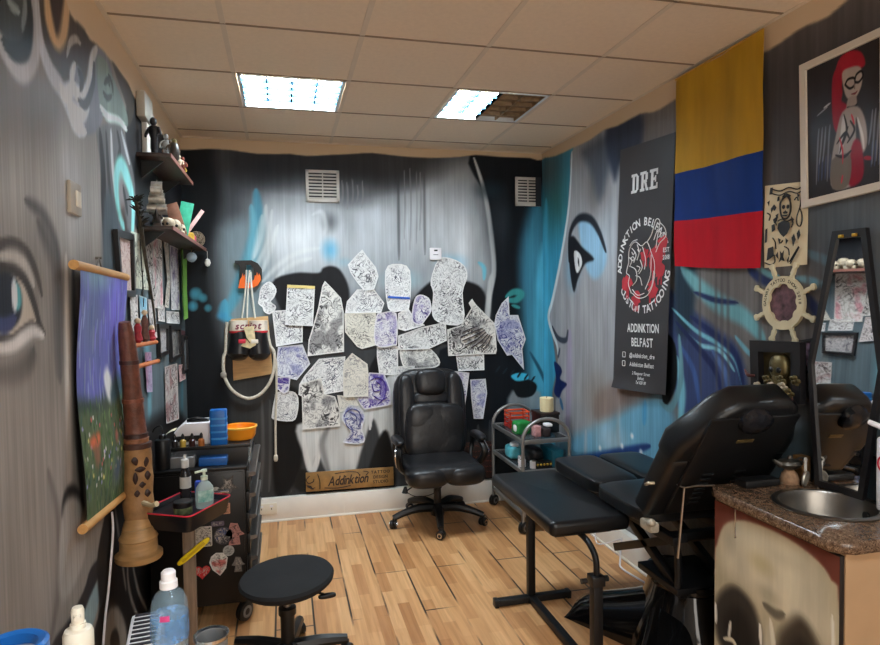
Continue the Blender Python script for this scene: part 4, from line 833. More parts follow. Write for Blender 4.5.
# ---------------------------------------------------------------- tray stand
ts = thing('tray_stand', 'black tray with a red rim on a wooden post before the sticker-covered trolley', 'tray stand', (-.43, 2.93, 0))
Mt = T(-.43, 2.925, .712) @ RZ(-.5); L2, W2 = .115, .14
p = MB(); p.prism(rrect(-L2, -W2, L2, W2, .02), 0, .0522, Mt, .003)
lv = [rrect(-L2-.012*t, -W2-.012*t, L2+.012*t, W2+.012*t, .024) for t in (0, 1)]; lz = (0, .07)
n = len(lv[0]); out = [(x, y, z) for l, z in zip(lv, lz) for x, y in l]; inn = [(x*.965, y*.94, z) for l, z in zip(lv, (.052, .07)) for x, y in l]
p.add(out+inn, [(k, (k+1) % n, n+(k+1) % n, n+k) for k in range(n)]+[(2*n+(k+1) % n, 2*n+k, 3*n+k, 3*n+(k+1) % n) for k in range(n)]+[(n+k, n+(k+1) % n, 3*n+(k+1) % n, 3*n+k) for k in range(n)]+[((k+1) % n, k, 2*n+k, 2*n+(k+1) % n) for k in range(n)], Mt)
p.build('tray', mat('black_tray', (26, 24, 26), .3, var=.1), ts, world=True)
p = MB(); p.tube([Mt @ Vector((x, y, .0715)) for x, y in lv[1]], .0032, 6, close=True); p.build('red_rim', mat('red_trim', (196, 40, 60), .4), ts, world=True)
p = MB(); p.box((-.455, 2.95, .03), (-.405, 2.99, .712), .003); p.build('post', mat('worn_wood', (134, 112, 92), .55, var=.35, stretch=(6, 6, .6), sc=8), ts, world=True)
p = MB(); p.box((-.54, 2.99, 0), (-.33, 3.03, .03), .006); p.box((-.45, 2.86, 0), (-.41, 3.16, .03), .006); p.build('base', M_STEELB, ts, world=True)
TB = .7645
def tp_(u, v): p = on(u, v, 2, TB); return (p.x, p.y, TB)
q = thing('spray_bottle', 'slim dark bottle with a clear cap and pale label on the tray', 'bottle', tp_(186, 504))
MB().lathe([(.022, 0), (.0235, .003), (.0235, .14), (.016, .156), (.012, .16), (.012, .172)], 18).build('body', mat('dark_bottle', (40, 38, 40), .2), q); MB().lathe([(.0242, .075), (.0242, .125)], 18).build('label', line_art('bottle_label', (196, 192, 186), (40, 40, 40), 90), q); MB().lathe([(.017, .165), (.017, .20), (.006, .206), (.006, .222), (0, .224)], 16).build('cap', mat('translucent_cap', (206, 206, 204), .25), q)
q = thing('hand_sanitiser', 'clear hand gel pump bottle with a green label on the tray', 'pump bottle', tp_(205, 507), .3)
MB().lathe([(.034, 0), (.038, .005), (.040, .06), (.036, .09), (.022, .11), (.014, .116), (.014, .124)], 24, sx=1.0, sy=.7).build('bottle', mat('clear_gel', (206, 226, 222), .08, var=.02, alpha=.45), q)
p = MB(); p.grid(lambda u, v: (-.0405*math.cos(.7+1.75*u), -.0285*math.sin(.7+1.75*u), .03+.05*v), 10, 3); p.build('label', mat('green_white_label', (210, 232, 226), .5, sc=30, col2=(64, 150, 140)), q); MB().lathe([(.015, .122), (.015, .138), (.006, .14), (.006, .155), (.013, .157), (.012, .167), (0, .168)], 16).build('pump', mat('pale_green_pump', (222, 236, 214), .35), q); MB().tube([(0, 0, .163), (-.04, -.01, .16)], .005, 8).build('nozzle', mat('pale_green_pump', (222, 236, 214), .35), q)
q = thing('ointment_jar', 'low round dark green jar with a black lid on the tray', 'jar', tp_(183, 513))
MB().lathe([(.036, 0), (.039, .004), (.039, .028), (.037, .03)], 24).build('jar', mat('olive_label', (96, 104, 72), .4, var=.5, sc=50), q); MB().lathe([(.040, .03), (.040, .05), (.037, .053), (.0, .054)], 24).build('lid', M_BLACK, q)
q = MB(); q.box((-.405, 3.0, TB), (-.365, 3.03, TB+.09), .004); tag(q.build('blue_packet', mat('blue_packet_film', (40, 70, 170), .4, var=.3, sc=40)), 'small blue packet standing behind the gel bottle on the tray', 'packet')
q = thing('yellow_handle', 'yellow plastic squeegee handle clipped to the tray post', 'handle tool', (-.40, 2.95, .57)); Mh = RY(.9) @ T(0, -.014, 0)
MB().puff((0, 0, -.01), (.014, .009, .085), 3.5, M=Mh).build('grip', mat('yellow_plastic', (236, 206, 30), .35), q); MB().box((-.006, -.012, -.07), (.006, -.006, .05), .002, M=Mh).build('groove', mat('deep_yellow', (206, 168, 20), .4), q)

# ---------------------------------------------------------------- the near table and what stands on it
tb_ = thing('side_table', 'low pale table beside the viewer at the left', 'table', (-.36, 1.12, 0))
MB().box((-.69, .8, .77), (-.12, 1.5, .8), .004).build('tabletop', mat('pale_table', (200, 190, 176), .5), tb_, world=True)
for x in (-.66, -.15):
    for y in (.83, 1.47): MB().box((x-.02, y-.02, 0), (x+.02, y+.02, .77), .003).build('leg', M_STEELB, tb_, world=True)
q = thing('water_bottle', 'clear blue plastic water bottle with a white cap in the left foreground', 'water bottle', (-.245, 1.4, .8))
prof = [(.030, 0), (.0345, .006), (.0355, .03), (.033, .05), (.0355, .07), (.033, .09), (.0355, .11), (.036, .14), (.0365, .19), (.037, .222), (.035, .24), (.027, .256), (.0155, .265), (.0135, .272), (.0135, .28)]
MB().lathe(prof, 30).build('bottle', mat('clear_blue_plastic', (176, 206, 222), .06, var=.08, sc=50, alpha=.2, bump=.5, bsc=50), q); MB().lathe([(.0373, .162), (.0377, .166), (.0377, .206), (.0373, .212)], 30).build('label', mat('blue_label', (96, 150, 206), .4, var=.45, sc=45, alpha=.42), q)
MB().lathe([(.0178, .268), (.0178, .282), (.0145, .285), (.0145, .3), (.011, .304), (0, .305)], 20).build('cap', M_PWHITE, q)
p = MB(); p.grid(lambda u, v: (.0382*math.cos(-1.9+.5*u), .0382*math.sin(-1.9+.5*u), .212+.012*v), 6, 2); p.build('pink_mark', mat('pink_print', (206, 70, 130), .5), q)
q = thing('foam_bottle', 'amber bottle with a white foam pump top in the left foreground', 'pump bottle', (-.388, 1.3, .8))
MB().lathe([(.025, 0), (.027, .004), (.027, .19), (.024, .205), (.022, .21)], 24).build('bottle', mat('amber_bottle', (70, 42, 22), .15, var=.1), q); MB().lathe([(.0255, .205), (.0262, .21), (.0262, .242), (.023, .25), (.014, .253), (.0135, .262)], 24).build('pump_collar', mat('cream_plastic', (234, 226, 208), .35), q); p = MB(); p.lathe([(.011, .26), (.0115, .285), (.009, .292), (0, .293)], 18); p.tube([(0, 0, .278), (.004, -.016, .276)], [.008, .006], 8); p.build('pump_head', mat('cream_plastic', (234, 226, 208), .35), q)
q = thing('tape_drum', 'blue-rimmed white round tub at the lower left picture corner', 'tub', (-.455, 1.19, .8))
MB().lathe([(.048, 0), (.05, .004), (.05, .27), (.042, .27), (.042, .01), (0, .01)], 30).build('tub', M_PWHITE, q); MB().lathe([(.053, .262), (.053, .288), (.047, .292), (.037, .288), (.037, .27), (.05, .262)], 34, loop=True).build('blue_rim', M_PLASTB, q)
q = thing('plastic_tub', 'open cream plastic tub with yellow contents in front of the water bottle', 'tub', (-.325, 1.34, .8))
MB().prism(rrect(-.04, -.05, .05, .05, .012), 0, .14, bev=.003).build('tub', mat('cream_plastic', (234, 226, 208), .35), q); MB().prism(rrect(-.032, -.042, .042, .042, .01), .14, .148, bev=.003).build('yellow_contents', mat('yellow_plastic', (236, 206, 30), .35), q)
q = thing('steel_cup', 'grey metal cup beside the water bottle in the left foreground', 'cup', (-.168, 1.44, .8)); MB().lathe([(.028, 0), (.03, .003), (.034, .128), (.036, .132), (.032, .132), (.028, .01), (0, .008)], 24).build('cup', M_GREY, q); MB().lathe([(.0335, .126), (.0375, .13), (.0375, .137), (.0335, .137)], 24, loop=True).build('rim', M_CHROME, q)
q = thing('heater', 'white convector heater with a slotted top standing by the left wall', 'heater', (-.44, 2.12, 0), .12)
MB().box((-.055, -.16, .03), (.045, .14, .63), .012).build('casing', M_PWHITE, q)
p = MB()
for k in range(10): p.box((-.042, -.14+k*.028, .6), (.032, -.126+k*.028, .633), .001)
p.build('slots', mat('slot_black', (34, 32, 40), .6), q)
for y in (-.12, .1): MB().box((-.09, y-.02, 0), (.08, y+.02, .03), .006).build('foot', M_PWHITE, q)
# ---------------------------------------------------------------- drawings pinned to the back wall
def wall_poly(wall, px, off):
    """outline measured in the photo -> flat outline on the wall (local metres) and the plane it hangs in"""
    fn = {'B': onB, 'L': onL, 'R': onR}[wall]; P = [fn(u, v, off) for u, v in px]; c = sum(P, Vector())/len(P)
    x = {'B': Vector((1, 0, 0)), 'L': Vector((0, 1, 0)), 'R': Vector((0, -1, 0))}[wall]
    M = frame(c, x, (0, 0, 1)); inv = M.inverted(); return [tuple((inv @ p)[:2]) for p in P], M
LA = {'plain': line_art('drawing_black', (234, 234, 232), (74, 74, 80), 34, .06), 'fine': line_art('drawing_fine', (238, 238, 236), (96, 96, 106), 42, .07), 'cream': line_art('drawing_cream', (232, 228, 214), (92, 88, 84), 34, .06),
      'pale': line_art('drawing_pale', (232, 228, 216), (150, 148, 146), 30, .05), 'bold': line_art('drawing_bold', (234, 232, 226), (50, 48, 50), 28, .08, (120, 118, 120)), 'blue': line_art('drawing_blue', (226, 228, 234), (62, 66, 130), 36, .08, (150, 152, 196)),
      'purple': line_art('drawing_purple', (230, 228, 234), (62, 34, 140), 30, .12, (84, 52, 160)), 'violet': line_art('drawing_violet', (232, 230, 232), (84, 72, 130), 38, .08, (160, 150, 196))}
PAPERS = [
 ('fine', [(269.4,281.4),(276.4,289),(274.3,297.4),(270.8,301.6),(275.7,305.8),(275,310),(269.4,314.2),(263.8,311.4),(262.4,307.2),(258.3,303.7),(259,297.4),(261,287.7)], 1, 'flower-shaped cut-out drawing just right of the hanging letter D'),
 ('fine', [(272,310.8),(303,309),(302.6,342.3),(276.2,346.6)], 0, 'pale sheet tucked behind the yellow-topped drawing'),
 ('plain', [(287.3,284.7),(315,286),(312.9,326.1),(285,324.8)], 2, 'rectangular drawing with a yellow strip along its top'),
 ('bold', [(324.8,281),(331.6,287.7),(341,298),(343.6,311.6),(344,351.8),(307.4,356.2),(308.6,340),(313,326),(318,308),(322.2,286)], 1, 'tall pointed sheet with a dense black drawing hanging by its tip'),
 ('fine', [(357,289.4),(374,289.4),(384.3,303),(381,313),(345,313),(346.8,301.4)], 0, 'sheet under the jagged topmost cut-out'),
 ('plain', [(357,254.5),(362.2,249.4),(365.6,254.5),(375.8,267.3),(378.4,276.7),(374,289.6),(363.9,290.6),(357,282.6),(350.2,272.4),(347.7,264.7)], 1, 'jagged diamond-shaped cut-out, the topmost of the drawings'),
 ('cream', [(344.3,313.3),(375.8,312.5),(376.7,344.9),(362,349),(357,346.6),(345,332)], 1, 'cream sheet left of the violet arched drawing'),
 ('violet', [(375.8,316.7),(382.6,312.5),(396.3,313.3),(397,342.3),(392.9,345.7),(375,345)], 2, 'violet drawing of a draped figure in the middle of the wall'),
 ('fine', [(385.2,270.7),(396.3,263.9),(410,270.7),(409,308.2),(399.7,311.3),(387.8,308.2)], 1, 'arch-topped drawing with a blue tape strip near its foot'),
 ('fine', [(398,313.3),(408.2,308.2),(413.3,316.7),(425,325.3),(404.8,331),(398,329)], 1, 'small crumpled sheet below the blue-taped drawing'),
 ('violet', [(414.2,299.7),(420,294.6),(428.7,298),(431.2,305.7),(431,311.6),(425.3,320),(420,325.3),(411.6,320)], 2, 'small oval face drawing between the two tall drawings'),
 ('plain', [(398,335.5),(421.9,327),(445.7,321.9),(446.6,340.6),(428.7,349),(398,350)], 1, 'slanted scaly drawing under the small oval face'),
 ('bold', [(401.4,346.8),(425.3,346),(439,358.8),(435.5,367.3),(408.2,368.6),(401.4,362.2)], 0, 'rounded feather-pattern drawing above the office chair'),
 ('fine', [(376.7,346.8),(398,346),(398,365.6),(396.3,375),(379.2,375),(376.7,357)], 0, 'narrow sheet left of the feather-pattern drawing'),
 ('plain', [(438.5,258.8),(452.2,258.8),(464,265.6),(467.2,276.7),(462.4,292.9),(463.3,322.7),(442,323.6),(432,315),(433,293),(430.4,281)], 1, 'large head-shaped drawing below the white wall socket'),
 ('bold', [(471.8,298.8),(476,304.8),(494.8,323.6),(496.5,350),(495.6,353.9),(480,354),(448,356),(447,329.5),(460.7,325.3),(471,308.2),(468.4,303)], 1, 'spiky winged drawing with a tapering top at the right of the group'),
 ('plain', [(455.6,354.6),(483.7,353.7),(484.2,370),(458,371)], 0, 'small sheet below the spiky winged drawing'),
 ('blue', [(508.4,296.3),(509.3,315),(517.8,315),(525.5,339),(522,348.8),(523.8,370),(511.8,354.7),(506.7,355.6),(497.4,340.2),(494,323.6),(495.6,315),(501.6,303)], 2, 'shark-fin-shaped blue drawing, the one farthest right'),
 ('violet', [(447,370),(469.2,372.6),(465,405),(461.5,419.5),(457.3,419.5),(453.9,403.3)], 0, 'long tapering drawing partly behind the office chair'),
 ('blue', [(470,379.5),(485.4,378.6),(486.8,393),(482.9,418.7),(473.5,418.7),(471,398)], 1, 'coffin-shaped drawing right of the office chair'),
 ('fine', [(392.9,366.4),(415,365.6),(408,384),(394.6,381)], 0, 'sheet peeping out at the top left of the office chair'),
 ('blue', [(278,346.8),(302.6,344.3),(310.3,363.9),(296.7,380),(275.3,375)], 1, 'bluish drawing right of the boxing gloves'),
 ('purple', [(276.2,376.7),(290.7,376),(289,390.3),(283.9,394),(276.2,388)], 2, 'small purple drawing above the round face drawing'),
 ('fine', [(277,392),(292.4,391.2),(298.4,398),(297.5,413.3),(292.4,421),(273.6,419.3),(272,413.3),(274.5,398)], 1, 'rounded drawing beside the hanging rope end, lowest on the left'),
 ('fine', [(318.8,358.8),(345.3,356.2),(343.6,391),(323,394.6),(321.4,381),(299.2,384.3),(304.3,375.8)], 0, 'creased sheet below the tall pointed sheet'),
 ('bold', [(299.2,384.3),(321.4,377.5),(324,393.7),(335,396.3),(339.8,410),(340.2,426),(302.6,429.5),(301.8,396.3),(298.4,394.6)], 1, 'dense symmetrical drawing with a curled top, lowest in the middle'),
 ('pale', [(343,374),(343.6,362.2),(352,352.8),(367.4,363.9),(368.5,375),(368,396.3),(343.4,397)], 2, 'nearly blank cream sheet with a curled top left of the purple lady'),
 ('purple', [(369,372.4),(384.3,373.3),(390.3,389.5),(390.8,404.8),(363.9,409.6),(357,399.7)], 1, 'strong purple drawing of a cloaked lady left of the office chair'),
 ('pale', [(337,395),(353.8,396.5),(359,405),(340,412)], 0, 'blank scrap of paper above the blue portrait'),
 ('blue', [(352,404.8),(362.3,409.9),(364.9,418.4),(362.3,428.7),(364,442.3),(342.7,442.3),(350.4,432),(341.9,420),(345.3,408.2)], 1, 'blue portrait cut-out of a lady with hair up, lowest right'),
]
M_TAPE = mat('blue_tape', (36, 92, 196), .5); M_YTAPE = mat('yellow_tape', (226, 204, 130), .6)
for i, (kind, px, lay, lab) in enumerate(PAPERS):
    if i in (0, 7, 8, 10, 12, 14, 23, 29): px = [tuple(q)[:2] for q in spline([p_+(0,) for p_ in px], 3, True)]
    poly, M = wall_poly('B', px, .001+.006*lay)
    o = sheet('drawing', poly, M, LA[kind], world=False, seed=i*3.1, curl=.004); tag(o, lab+' on the back wall' if len(lab.split()) < 9 else lab, 'drawing', 'tattoo drawings on the back wall')
    if 'blue tape' in lab or 'yellow strip' in lab:
        qx = [(388,296),(410,297.3),(410,299.3),(388,298)] if 'blue' in lab else [(287.3,284.7),(315,286),(314.8,289),(287.1,287.7)]
        p2, M2 = wall_poly('B', qx, .001+.006*lay+.009); inv = root_matrix(o).inverted(); mb = MB(); mb.prism(p2, 0, .0008, inv @ M2); mb.build('tape_strip', M_TAPE if 'blue' in lab else M_YTAPE, o)
def draw_on(o_name, off, strokes, m, r_=.004):
    o = next(q for q in COL.objects if q.get('label', '').startswith(o_name)); p = MB()
    for s_ in strokes: p.tube([onB(u, v, off) for u, v in s_], r_, 5, sm=4)
    p.build('ink_drawing', m, o, world=True)
M_IK = mat('drawing_ink', (52, 48, 54), .7); M_IKB = mat('drawing_ink_blue', (74, 78, 140), .7); M_IKP = mat('drawing_ink_purple', (64, 36, 140), .7)
draw_on('spiky winged', .016, [[(483,328),(472,332),(461,337)], [(485,330),(474,336),(462,341)], [(486,332),(476,340),(465,345)], [(488,334),(480,342),(471,348)], [(490,335),(484,343),(477,349)], [(492,336),(488,344),(483,349)], [(478,326),(470,329),(463,332)]], M_IK, .0045)
draw_on('blue portrait', .014, [[(344,417),(347,411),(353,409),(359,412),(361,420),(358,427)], [(346,418),(346,424),(350,429),(353,429)], [(347,419),(349,419)], [(352,428),(353,434),(348,440)], [(350,412),(356,416),(357,424)]], M_IKB)
draw_on('strong purple', .014, [[(371,380),(377,377),(383,380),(386,388),(384,398),(378,404)], [(372,384),(374,391),(380,390)], [(374,396),(381,400),(387,397)], [(376,381),(381,386),(380,395)]], M_IKP, .0045)
# -- letter, gloves, rope
dl = thing('letter_sign', 'black letter D with orange flames hanging on the back wall', 'letter', onB(249, 288))
ML = frame(onB(248.5, 274.5, .022), (1, 0, 0), (0, 0, 1)); k = .0078
outer = [(-12,13),(3,13.4),(9,10.5),(12.5,5),(12.5,-4),(9,-10.5),(3,-13.2),(-9.5,-13.2),(-8.2,-6),(-7.6,6),(-8.6,9),(-12,10.4)]
inner = [(-1.8,9),(2,9),(4.6,6),(5.2,0),(4.4,-5),(1,-7.4),(-2,-7.6)]
def ringed(outer, inner, z0, z1, M):
    """a plate with one opening"""
    bm = bmesh.new(); a = [bm.verts.new((x, y, z0)) for x, y in outer]; b = [bm.verts.new((x, y, z0)) for x, y in inner]
    ed = [bm.edges.new((l[i], l[(i+1) % len(l)])) for l in (a, b) for i in range(len(l))]
    r = bmesh.ops.triangle_fill(bm, use_beauty=True, edges=ed); fs = [g for g in r['geom'] if isinstance(g, bmesh.types.BMFace)]
    e = bmesh.ops.extrude_face_region(bm, geom=fs)
    for g in e['geom']:
        if isinstance(g, bmesh.types.BMVert): g.co.z = z1
    bmesh.ops.recalc_face_normals(bm, faces=bm.faces[:]); return MB().bm(bm, M)
sc1 = lambda P: [(x*k, y*k) for x, y in P]
ringed(sc1(outer), sc1(inner), -.02, .02, ML).build('letter_body', M_BLACK, dl, world=True)
p = MB(); p.prism(sc1([(-9.4,-13),(3,-13),(8.6,-10.4),(11.4,-5),(11,-1.5),(9.8,1.2),(9,-1.5),(8,2.2),(7,-1.5),(5.9,-.5),(5,-5),(1,-8),(-2,-8),(-2.6,-5),(-3.4,.4),(-4.4,-2.2),(-5,1.6),(-6,-2.6),(-7.6,-4.6),(-8.2,-7)]), .0202, .024, ML); p.build('flames', mat('flame_orange', (236, 104, 26), .45, var=.1), dl, world=True)
gl = thing('boxing_gloves', 'pair of black boxing gloves with white cuffs hanging by laces under the letter D', 'boxing gloves', onB(251, 362))
M_LACE = mat('white_lace', (222, 218, 206), .8); M_CUFF = mat('white_cuff', (226, 214, 196), .5)
def B3(u, v, o): return onB(u, v, o)
p = MB(); p.tube([B3(246.5,270,.05), B3(245.5,290,.045), B3(242,318,.04)], .006, 8, sm=4); p.tube([B3(249.5,270,.05), B3(248,290,.055), B3(247,318,.05)], .006, 8, sm=4); p.tube([B3(250.5,272,.05), B3(252,292,.05), B3(255,318,.04)], .007, 8, sm=4); p.build('laces', M_LACE, gl, world=True)
for n_, (cu, cx, sgn) in enumerate(((238.5, 240, -1), (258.5, 258, 1))):
    c0 = B3(cu, 326.5, .05); c1 = B3(cx, 342, .06); c2 = B3(cx+sgn*1, 354, .06)
    p = MB(); p.tube([c0+Vector((0, 0, -.02)), c1, c2, c2+Vector((0, -.01, -.04))], [.06, .078, .085, .04], 18, sm=5); p.puff(tuple(c2+Vector((-sgn*.045, -.03, .03))), (.032, .036, .055), 2.6); g = p.build('glove', mat('glove_leather', (26, 24, 25), .28, var=.15), gl, world=True)
    p = MB(); p.tube([c0+Vector((0, 0, .045)), c0+Vector((0, 0, -.03))], .066, 18); p.build('cuff', M_CUFF, g, world=True)
    p = MB(); p.tube([c0+Vector((0, 0, -.03)), c0+Vector((0, 0, -.045))], .069, 18); p.build('red_band', mat('red_band', (186, 36, 44), .5), g, world=True)
    p = MB(); p.box((c1.x-sgn*.02-.025, c1.y-.088, c1.z-.005), (c1.x-sgn*.02+.025, c1.y-.078, c1.z+.025), .004); p.build('logo_patch', mat('red_patch', (206, 50, 70), .5) if n_ == 0 else M_CUFF, g, world=True)
p = MB(); put_text(p, 'script', .07, frame(B3(248, 329, .125), (1, 0, 0), (0, 0, 1)), shear=.25); p.build('script_lettering', mat('maroon_ink', (120, 30, 60), .6), gl, world=True)
p = MB(); q_, M_ = wall_poly('B', [(243.5,327),(254,326),(256,345),(250,348.5),(241,346),(246.5,338)], .135); p.prism(q_, 0, .006, M_, .002); tg = p.build('leather_tag', mat('cream_leather', (216, 196, 152), .6, var=.25, sc=30), gl, world=True)
p = MB(); p.tube([B3(243,333.5,.146), B3(250,343,.146)], .003, 6); p.build('tag_line', M_BLACK, tg, world=True)
q_, M_ = wall_poly('B', [(231,319),(268,316),(273,373.5),(233.5,380.5)], .004); p = MB(); p.prism(q_, 0, .012, M_, .002); cbp = p.build('wooden_board', mat('pale_wood', (206, 164, 112), .6, var=.15, stretch=(1, 1, 6), sc=8)); tag(cbp, 'pale wooden board hanging behind the boxing gloves', 'board')
q_, M_ = wall_poly('B', circ(6, 20, 252, 363, 7), .0165); p = MB(); p.prism(q_, 0, .0006, M_); p.build('round_stain', mat('wood_stain', (160, 118, 74), .6, var=.2), cbp, world=True) if False else None
rp = thing('rope', 'off-white rope looped round the wooden board with its end hanging down the back wall', 'rope', onB(276, 463, .03))
p = MB(); p.tube([B3(u, v, o) for u, v, o in ((227,322,.03),(226,340,.03),(225.5,352,.035),(223.5,358,.04),(224,374,.05),(229,386,.05),(237,394,.05),(248,398.5,.05),(259,395,.05),(267,387,.05),(272,377,.05),(274.5,364,.045),(274,352,.04),(270,345,.04),(267,330,.03))], .012, 8, sm=5); p.build('loop', mat('cotton_rope', (206, 196, 178), .9, var=.15, sc=60, bump=.5), rp, world=True)
p = MB(); p.tube([B3(u, v, .035) for u, v in ((272,350),(276,362),(276.5,390),(275.5,420),(275.8,458))], .0085, 8, sm=5); p.puff(tuple(B3(275.8,458,.035)), (.016, .016, .026), 3); p.build('hanging_end', mat('cotton_rope', (206, 196, 178), .9), rp, world=True)
p = MB(); p.puff(tuple(B3(223.5,375,.05)), (.022, .02, .024), 2.4); p.build('knot', mat('grey_rope', (150, 144, 134), .9), rp, world=True)
# -- vents, socket, sign boards
def vent(u0, v0, u1, v1, lab, dark=False):
    a, b = onB(u0, v1), onB(u1, v0); w, h = b.x-a.x, b.z-a.z; r = thing('air_vent', lab, 'air vent', ((a.x+b.x)/2, YB, a.z), 0, 'wall air vents'); mv = mat('vent_plastic', (204, 198, 190), .5)
    p = MB(); t = .022
    for q in (((-w/2, -.018, 0), (w/2, 0, t)), ((-w/2, -.018, h-t), (w/2, 0, h)), ((-w/2, -.018, 0), (-w/2+t, 0, h)), ((w/2-t, -.018, 0), (w/2, 0, h))): p.box(*q, .003)
    p.box((-.004, -.014, t), (.004, -.002, h-t)); p.build('frame', mv, r)
    MB().box((-w/2+t, -.003, t), (w/2-t, 0, h-t)).build('backing', M_BLACK, r)
    n = 8
    for k_ in range(n): MB().box((-w/2+t, -.012, -.007), (w/2-t, .0, .004), .001, M=T(0, -.002, t+(h-2*t)*(k_+.5)/n) @ RX(.5)).build('slat', mv, r)
    if dark: MB().box((w/2-t*2.2, -.0195, -.001), (w/2+.001, -.0185, h+.001)).build('overpaint', mat('night_blue_paint', (26, 32, 40), .5), r)
    return r
vent(306, 171, 339, 202, 'square white air vent with slats high on the left of the back wall'); vent(515, 178, 540, 206, 'square air vent partly overpainted dark near the right corner', True)
a, b = onB(429.5, 260), onB(441, 248); r = thing('wall_socket', 'small white square socket high on the back wall', 'socket', ((a.x+b.x)/2, YB, a.z)); w, h = b.x-a.x, b.z-a.z
MB().box((-w/2, -.02, 0), (w/2, 0, h), .004).build('plate', M_PWHITE, r); MB().box((-.014, -.022, h*.72), (.014, -.019, h*.84)).build('slot', M_BLACK, r); MB().box((-.02, -.022, h*.4), (.02, -.0195, h*.46)).build('ridge', M_GREY, r)
r = thing('power_socket', 'double power socket on the white trunking at the left of the back wall', 'socket', (-.155, YB-.05, .06)); MB().box((-.075, -.01, 0), (.075, 0, .085), .003).build('plate', mat('ivory_plastic', (226, 216, 196), .4), r)
for x in (-.036, .036):
    MB().box((x-.012, -.012, .058), (x+.012, -.0095, .07)).build('switch', M_PWHITE, r); p = MB(); p.box((x-.003, -.0105, .038), (x+.003, -.0095, .05)); p.build('earth_slot', M_BLACK, r)
M_BRONZE = mat('bronze_board', (150, 112, 62), .45, .25, var=.25, sc=14); M_SCRIPT = mat('dark_brown_ink', (40, 24, 14), .6)
P4 = [onB(305.7, 472.7, .03), onB(393.3, 466.7, .03), onB(393.3, 485, .05), onB(306.7, 492.3, .05)]; ctr = sum(P4, Vector())/4; MS = frame(ctr, P4[1]-P4[0], P4[0]-P4[3]); w, h = (P4[1]-P4[0]).length, ((P4[0]-P4[3]).length+(P4[1]-P4[2]).length)/2
sg = thing('sign_board', 'bronze board with dark hand-lettered script standing on the trunking', 'sign', (ctr.x, ctr.y, P4[2].z))
MB().prism(rrect(-w/2, -h/2, w/2, h/2, .004), -.012, 0, MS, .002).build('board', M_BRONZE, sg, world=True)
p = MB(); put_text(p, 'Addinktion', .098, MS @ T(-.02, -.035, .0008) @ RZ(.03), sx=.72, shear=.35, gap=.02); p.build('script_lettering', M_SCRIPT, sg, world=True)
p = MB()
for t_, y in (('TATTOO', .03), ('DESIGN', -.008), ('STUDIO', -.045)): put_text(p, t_, .032, MS @ T(.235, y, .0008), gap=.1)
p.build('small_lettering', M_SCRIPT, sg, world=True)
p = MB()
for pts in ([(-.31, .045), (-.335, .02), (-.32, -.01), (-.285, .0), (-.28, .02)], [(-.33, -.03), (-.3, -.05), (-.27, -.045)], [(-.25, .055), (-.235, .0), (-.235, -.06)], [(-.12, .05), (-.02, .058), (.05, .05), (.07, .03)], [(-.2, -.052), (-.1, -.06), (.0, -.048)], [(.1, .055), (.14, .045), (.12, .02)]): p.tube([MS @ Vector((x, y, .001)) for x, y in pts], .0035, 6, sm=5)
p.prism([(-.34, -.02), (-.3, -.055), (-.28, -.06), (-.3, -.03)], 0, .001, MS); p.build('flourish', M_SCRIPT, sg, world=True)
P4 = [onB(462, 443, .03), onB(494, 441, .03), onB(494, 477, .06), onB(462, 480, .06)]; ctr = sum(P4, Vector())/4; MS = frame(ctr, P4[1]-P4[0], P4[0]-P4[3]); w, h = (P4[1]-P4[0]).length, (P4[0]-P4[3]).length
sg = thing('notice_board', 'dark brown board with rows of faint red writing right of the office chair', 'board', (ctr.x, ctr.y, P4[2].z)); MB().prism(rrect(-w/2, -h/2, w/2, h/2, .004), -.015, 0, MS, .003).build('board', mat('dark_brown_board', (44, 26, 22), .5, var=.3), sg, world=True)
p = MB(); random.seed(4)
for j in range(6):
    x = -w/2+.02
    while x < w/2-.03: l = random.uniform(.012, .035); p.tube([MS @ Vector((x+l*t_, h/2-.035-j*.042+random.uniform(-.007, .007), .001)) for t_ in (0, .3, .6, 1)], .0025, 5, sm=2); x += l+.01
p.build('red_writing', mat('rust_red_ink', (128, 62, 50), .6, var=.3), sg, world=True)

# ---------------------------------------------------------------- right wall
def R3(u, v, o=0.0): return onR(u, v, o)
def bil(P, s_, t_): return (P[0]*(1-s_)+P[1]*s_)*(1-t_)+(P[3]*(1-s_)+P[2]*s_)*t_
FP = [R3(677.5, 81, .02), R3(766, 30, .02), R3(760.5, 268, .02), R3(677, 266, .02)]
fl = thing('flag', 'yellow, blue and red striped flag hanging high on the right wall', 'flag', (XR, FP[0].y*.5+FP[1].y*.5, FP[2].z))
for nm, t0, t1, col in (('yellow_stripe', 0, .5, (180, 138, 34)), ('blue_stripe', .5, .755, (6, 46, 118)), ('red_stripe', .755, 1, (184, 12, 32))):
    def g(u, v, t0=t0, t1=t1):
        t = t0+(t1-t0)*v; p_ = bil(FP, u, t); return p_+Vector((-.007*math.sin(u*9+t*2.2)-.003*math.sin(u*21-t*5)-.002*math.sin(t*17+u*4)-.008, 0, -.006*math.sin(u*PI)*t))
    p = MB(); p.grid(g, 40, 30, thick=(.002, 0, 0)); p.build(nm, mat('flag_'+nm, col, .65, spec=.2, var=.08, sc=4, stretch=(1, 6, 1), bump=.15, bsc=200), fl, world=True)
p = MB(); p.tube([FP[0]+Vector((-.012, 0, .004)), FP[1]+Vector((-.012, 0, .004))], .004, 8); p.build('hem_cord', mat('ochre_hem', (190, 140, 40), .6), fl, world=True)
BP = [R3(620.5, 150, .012), R3(675.5, 132, .012), R3(671.5, 397, .03), R3(613, 387, .03)]; BP[2] = BP[1]+(BP[3]-BP[0])*((BP[2]-BP[1]).length/(BP[3]-BP[0]).length)
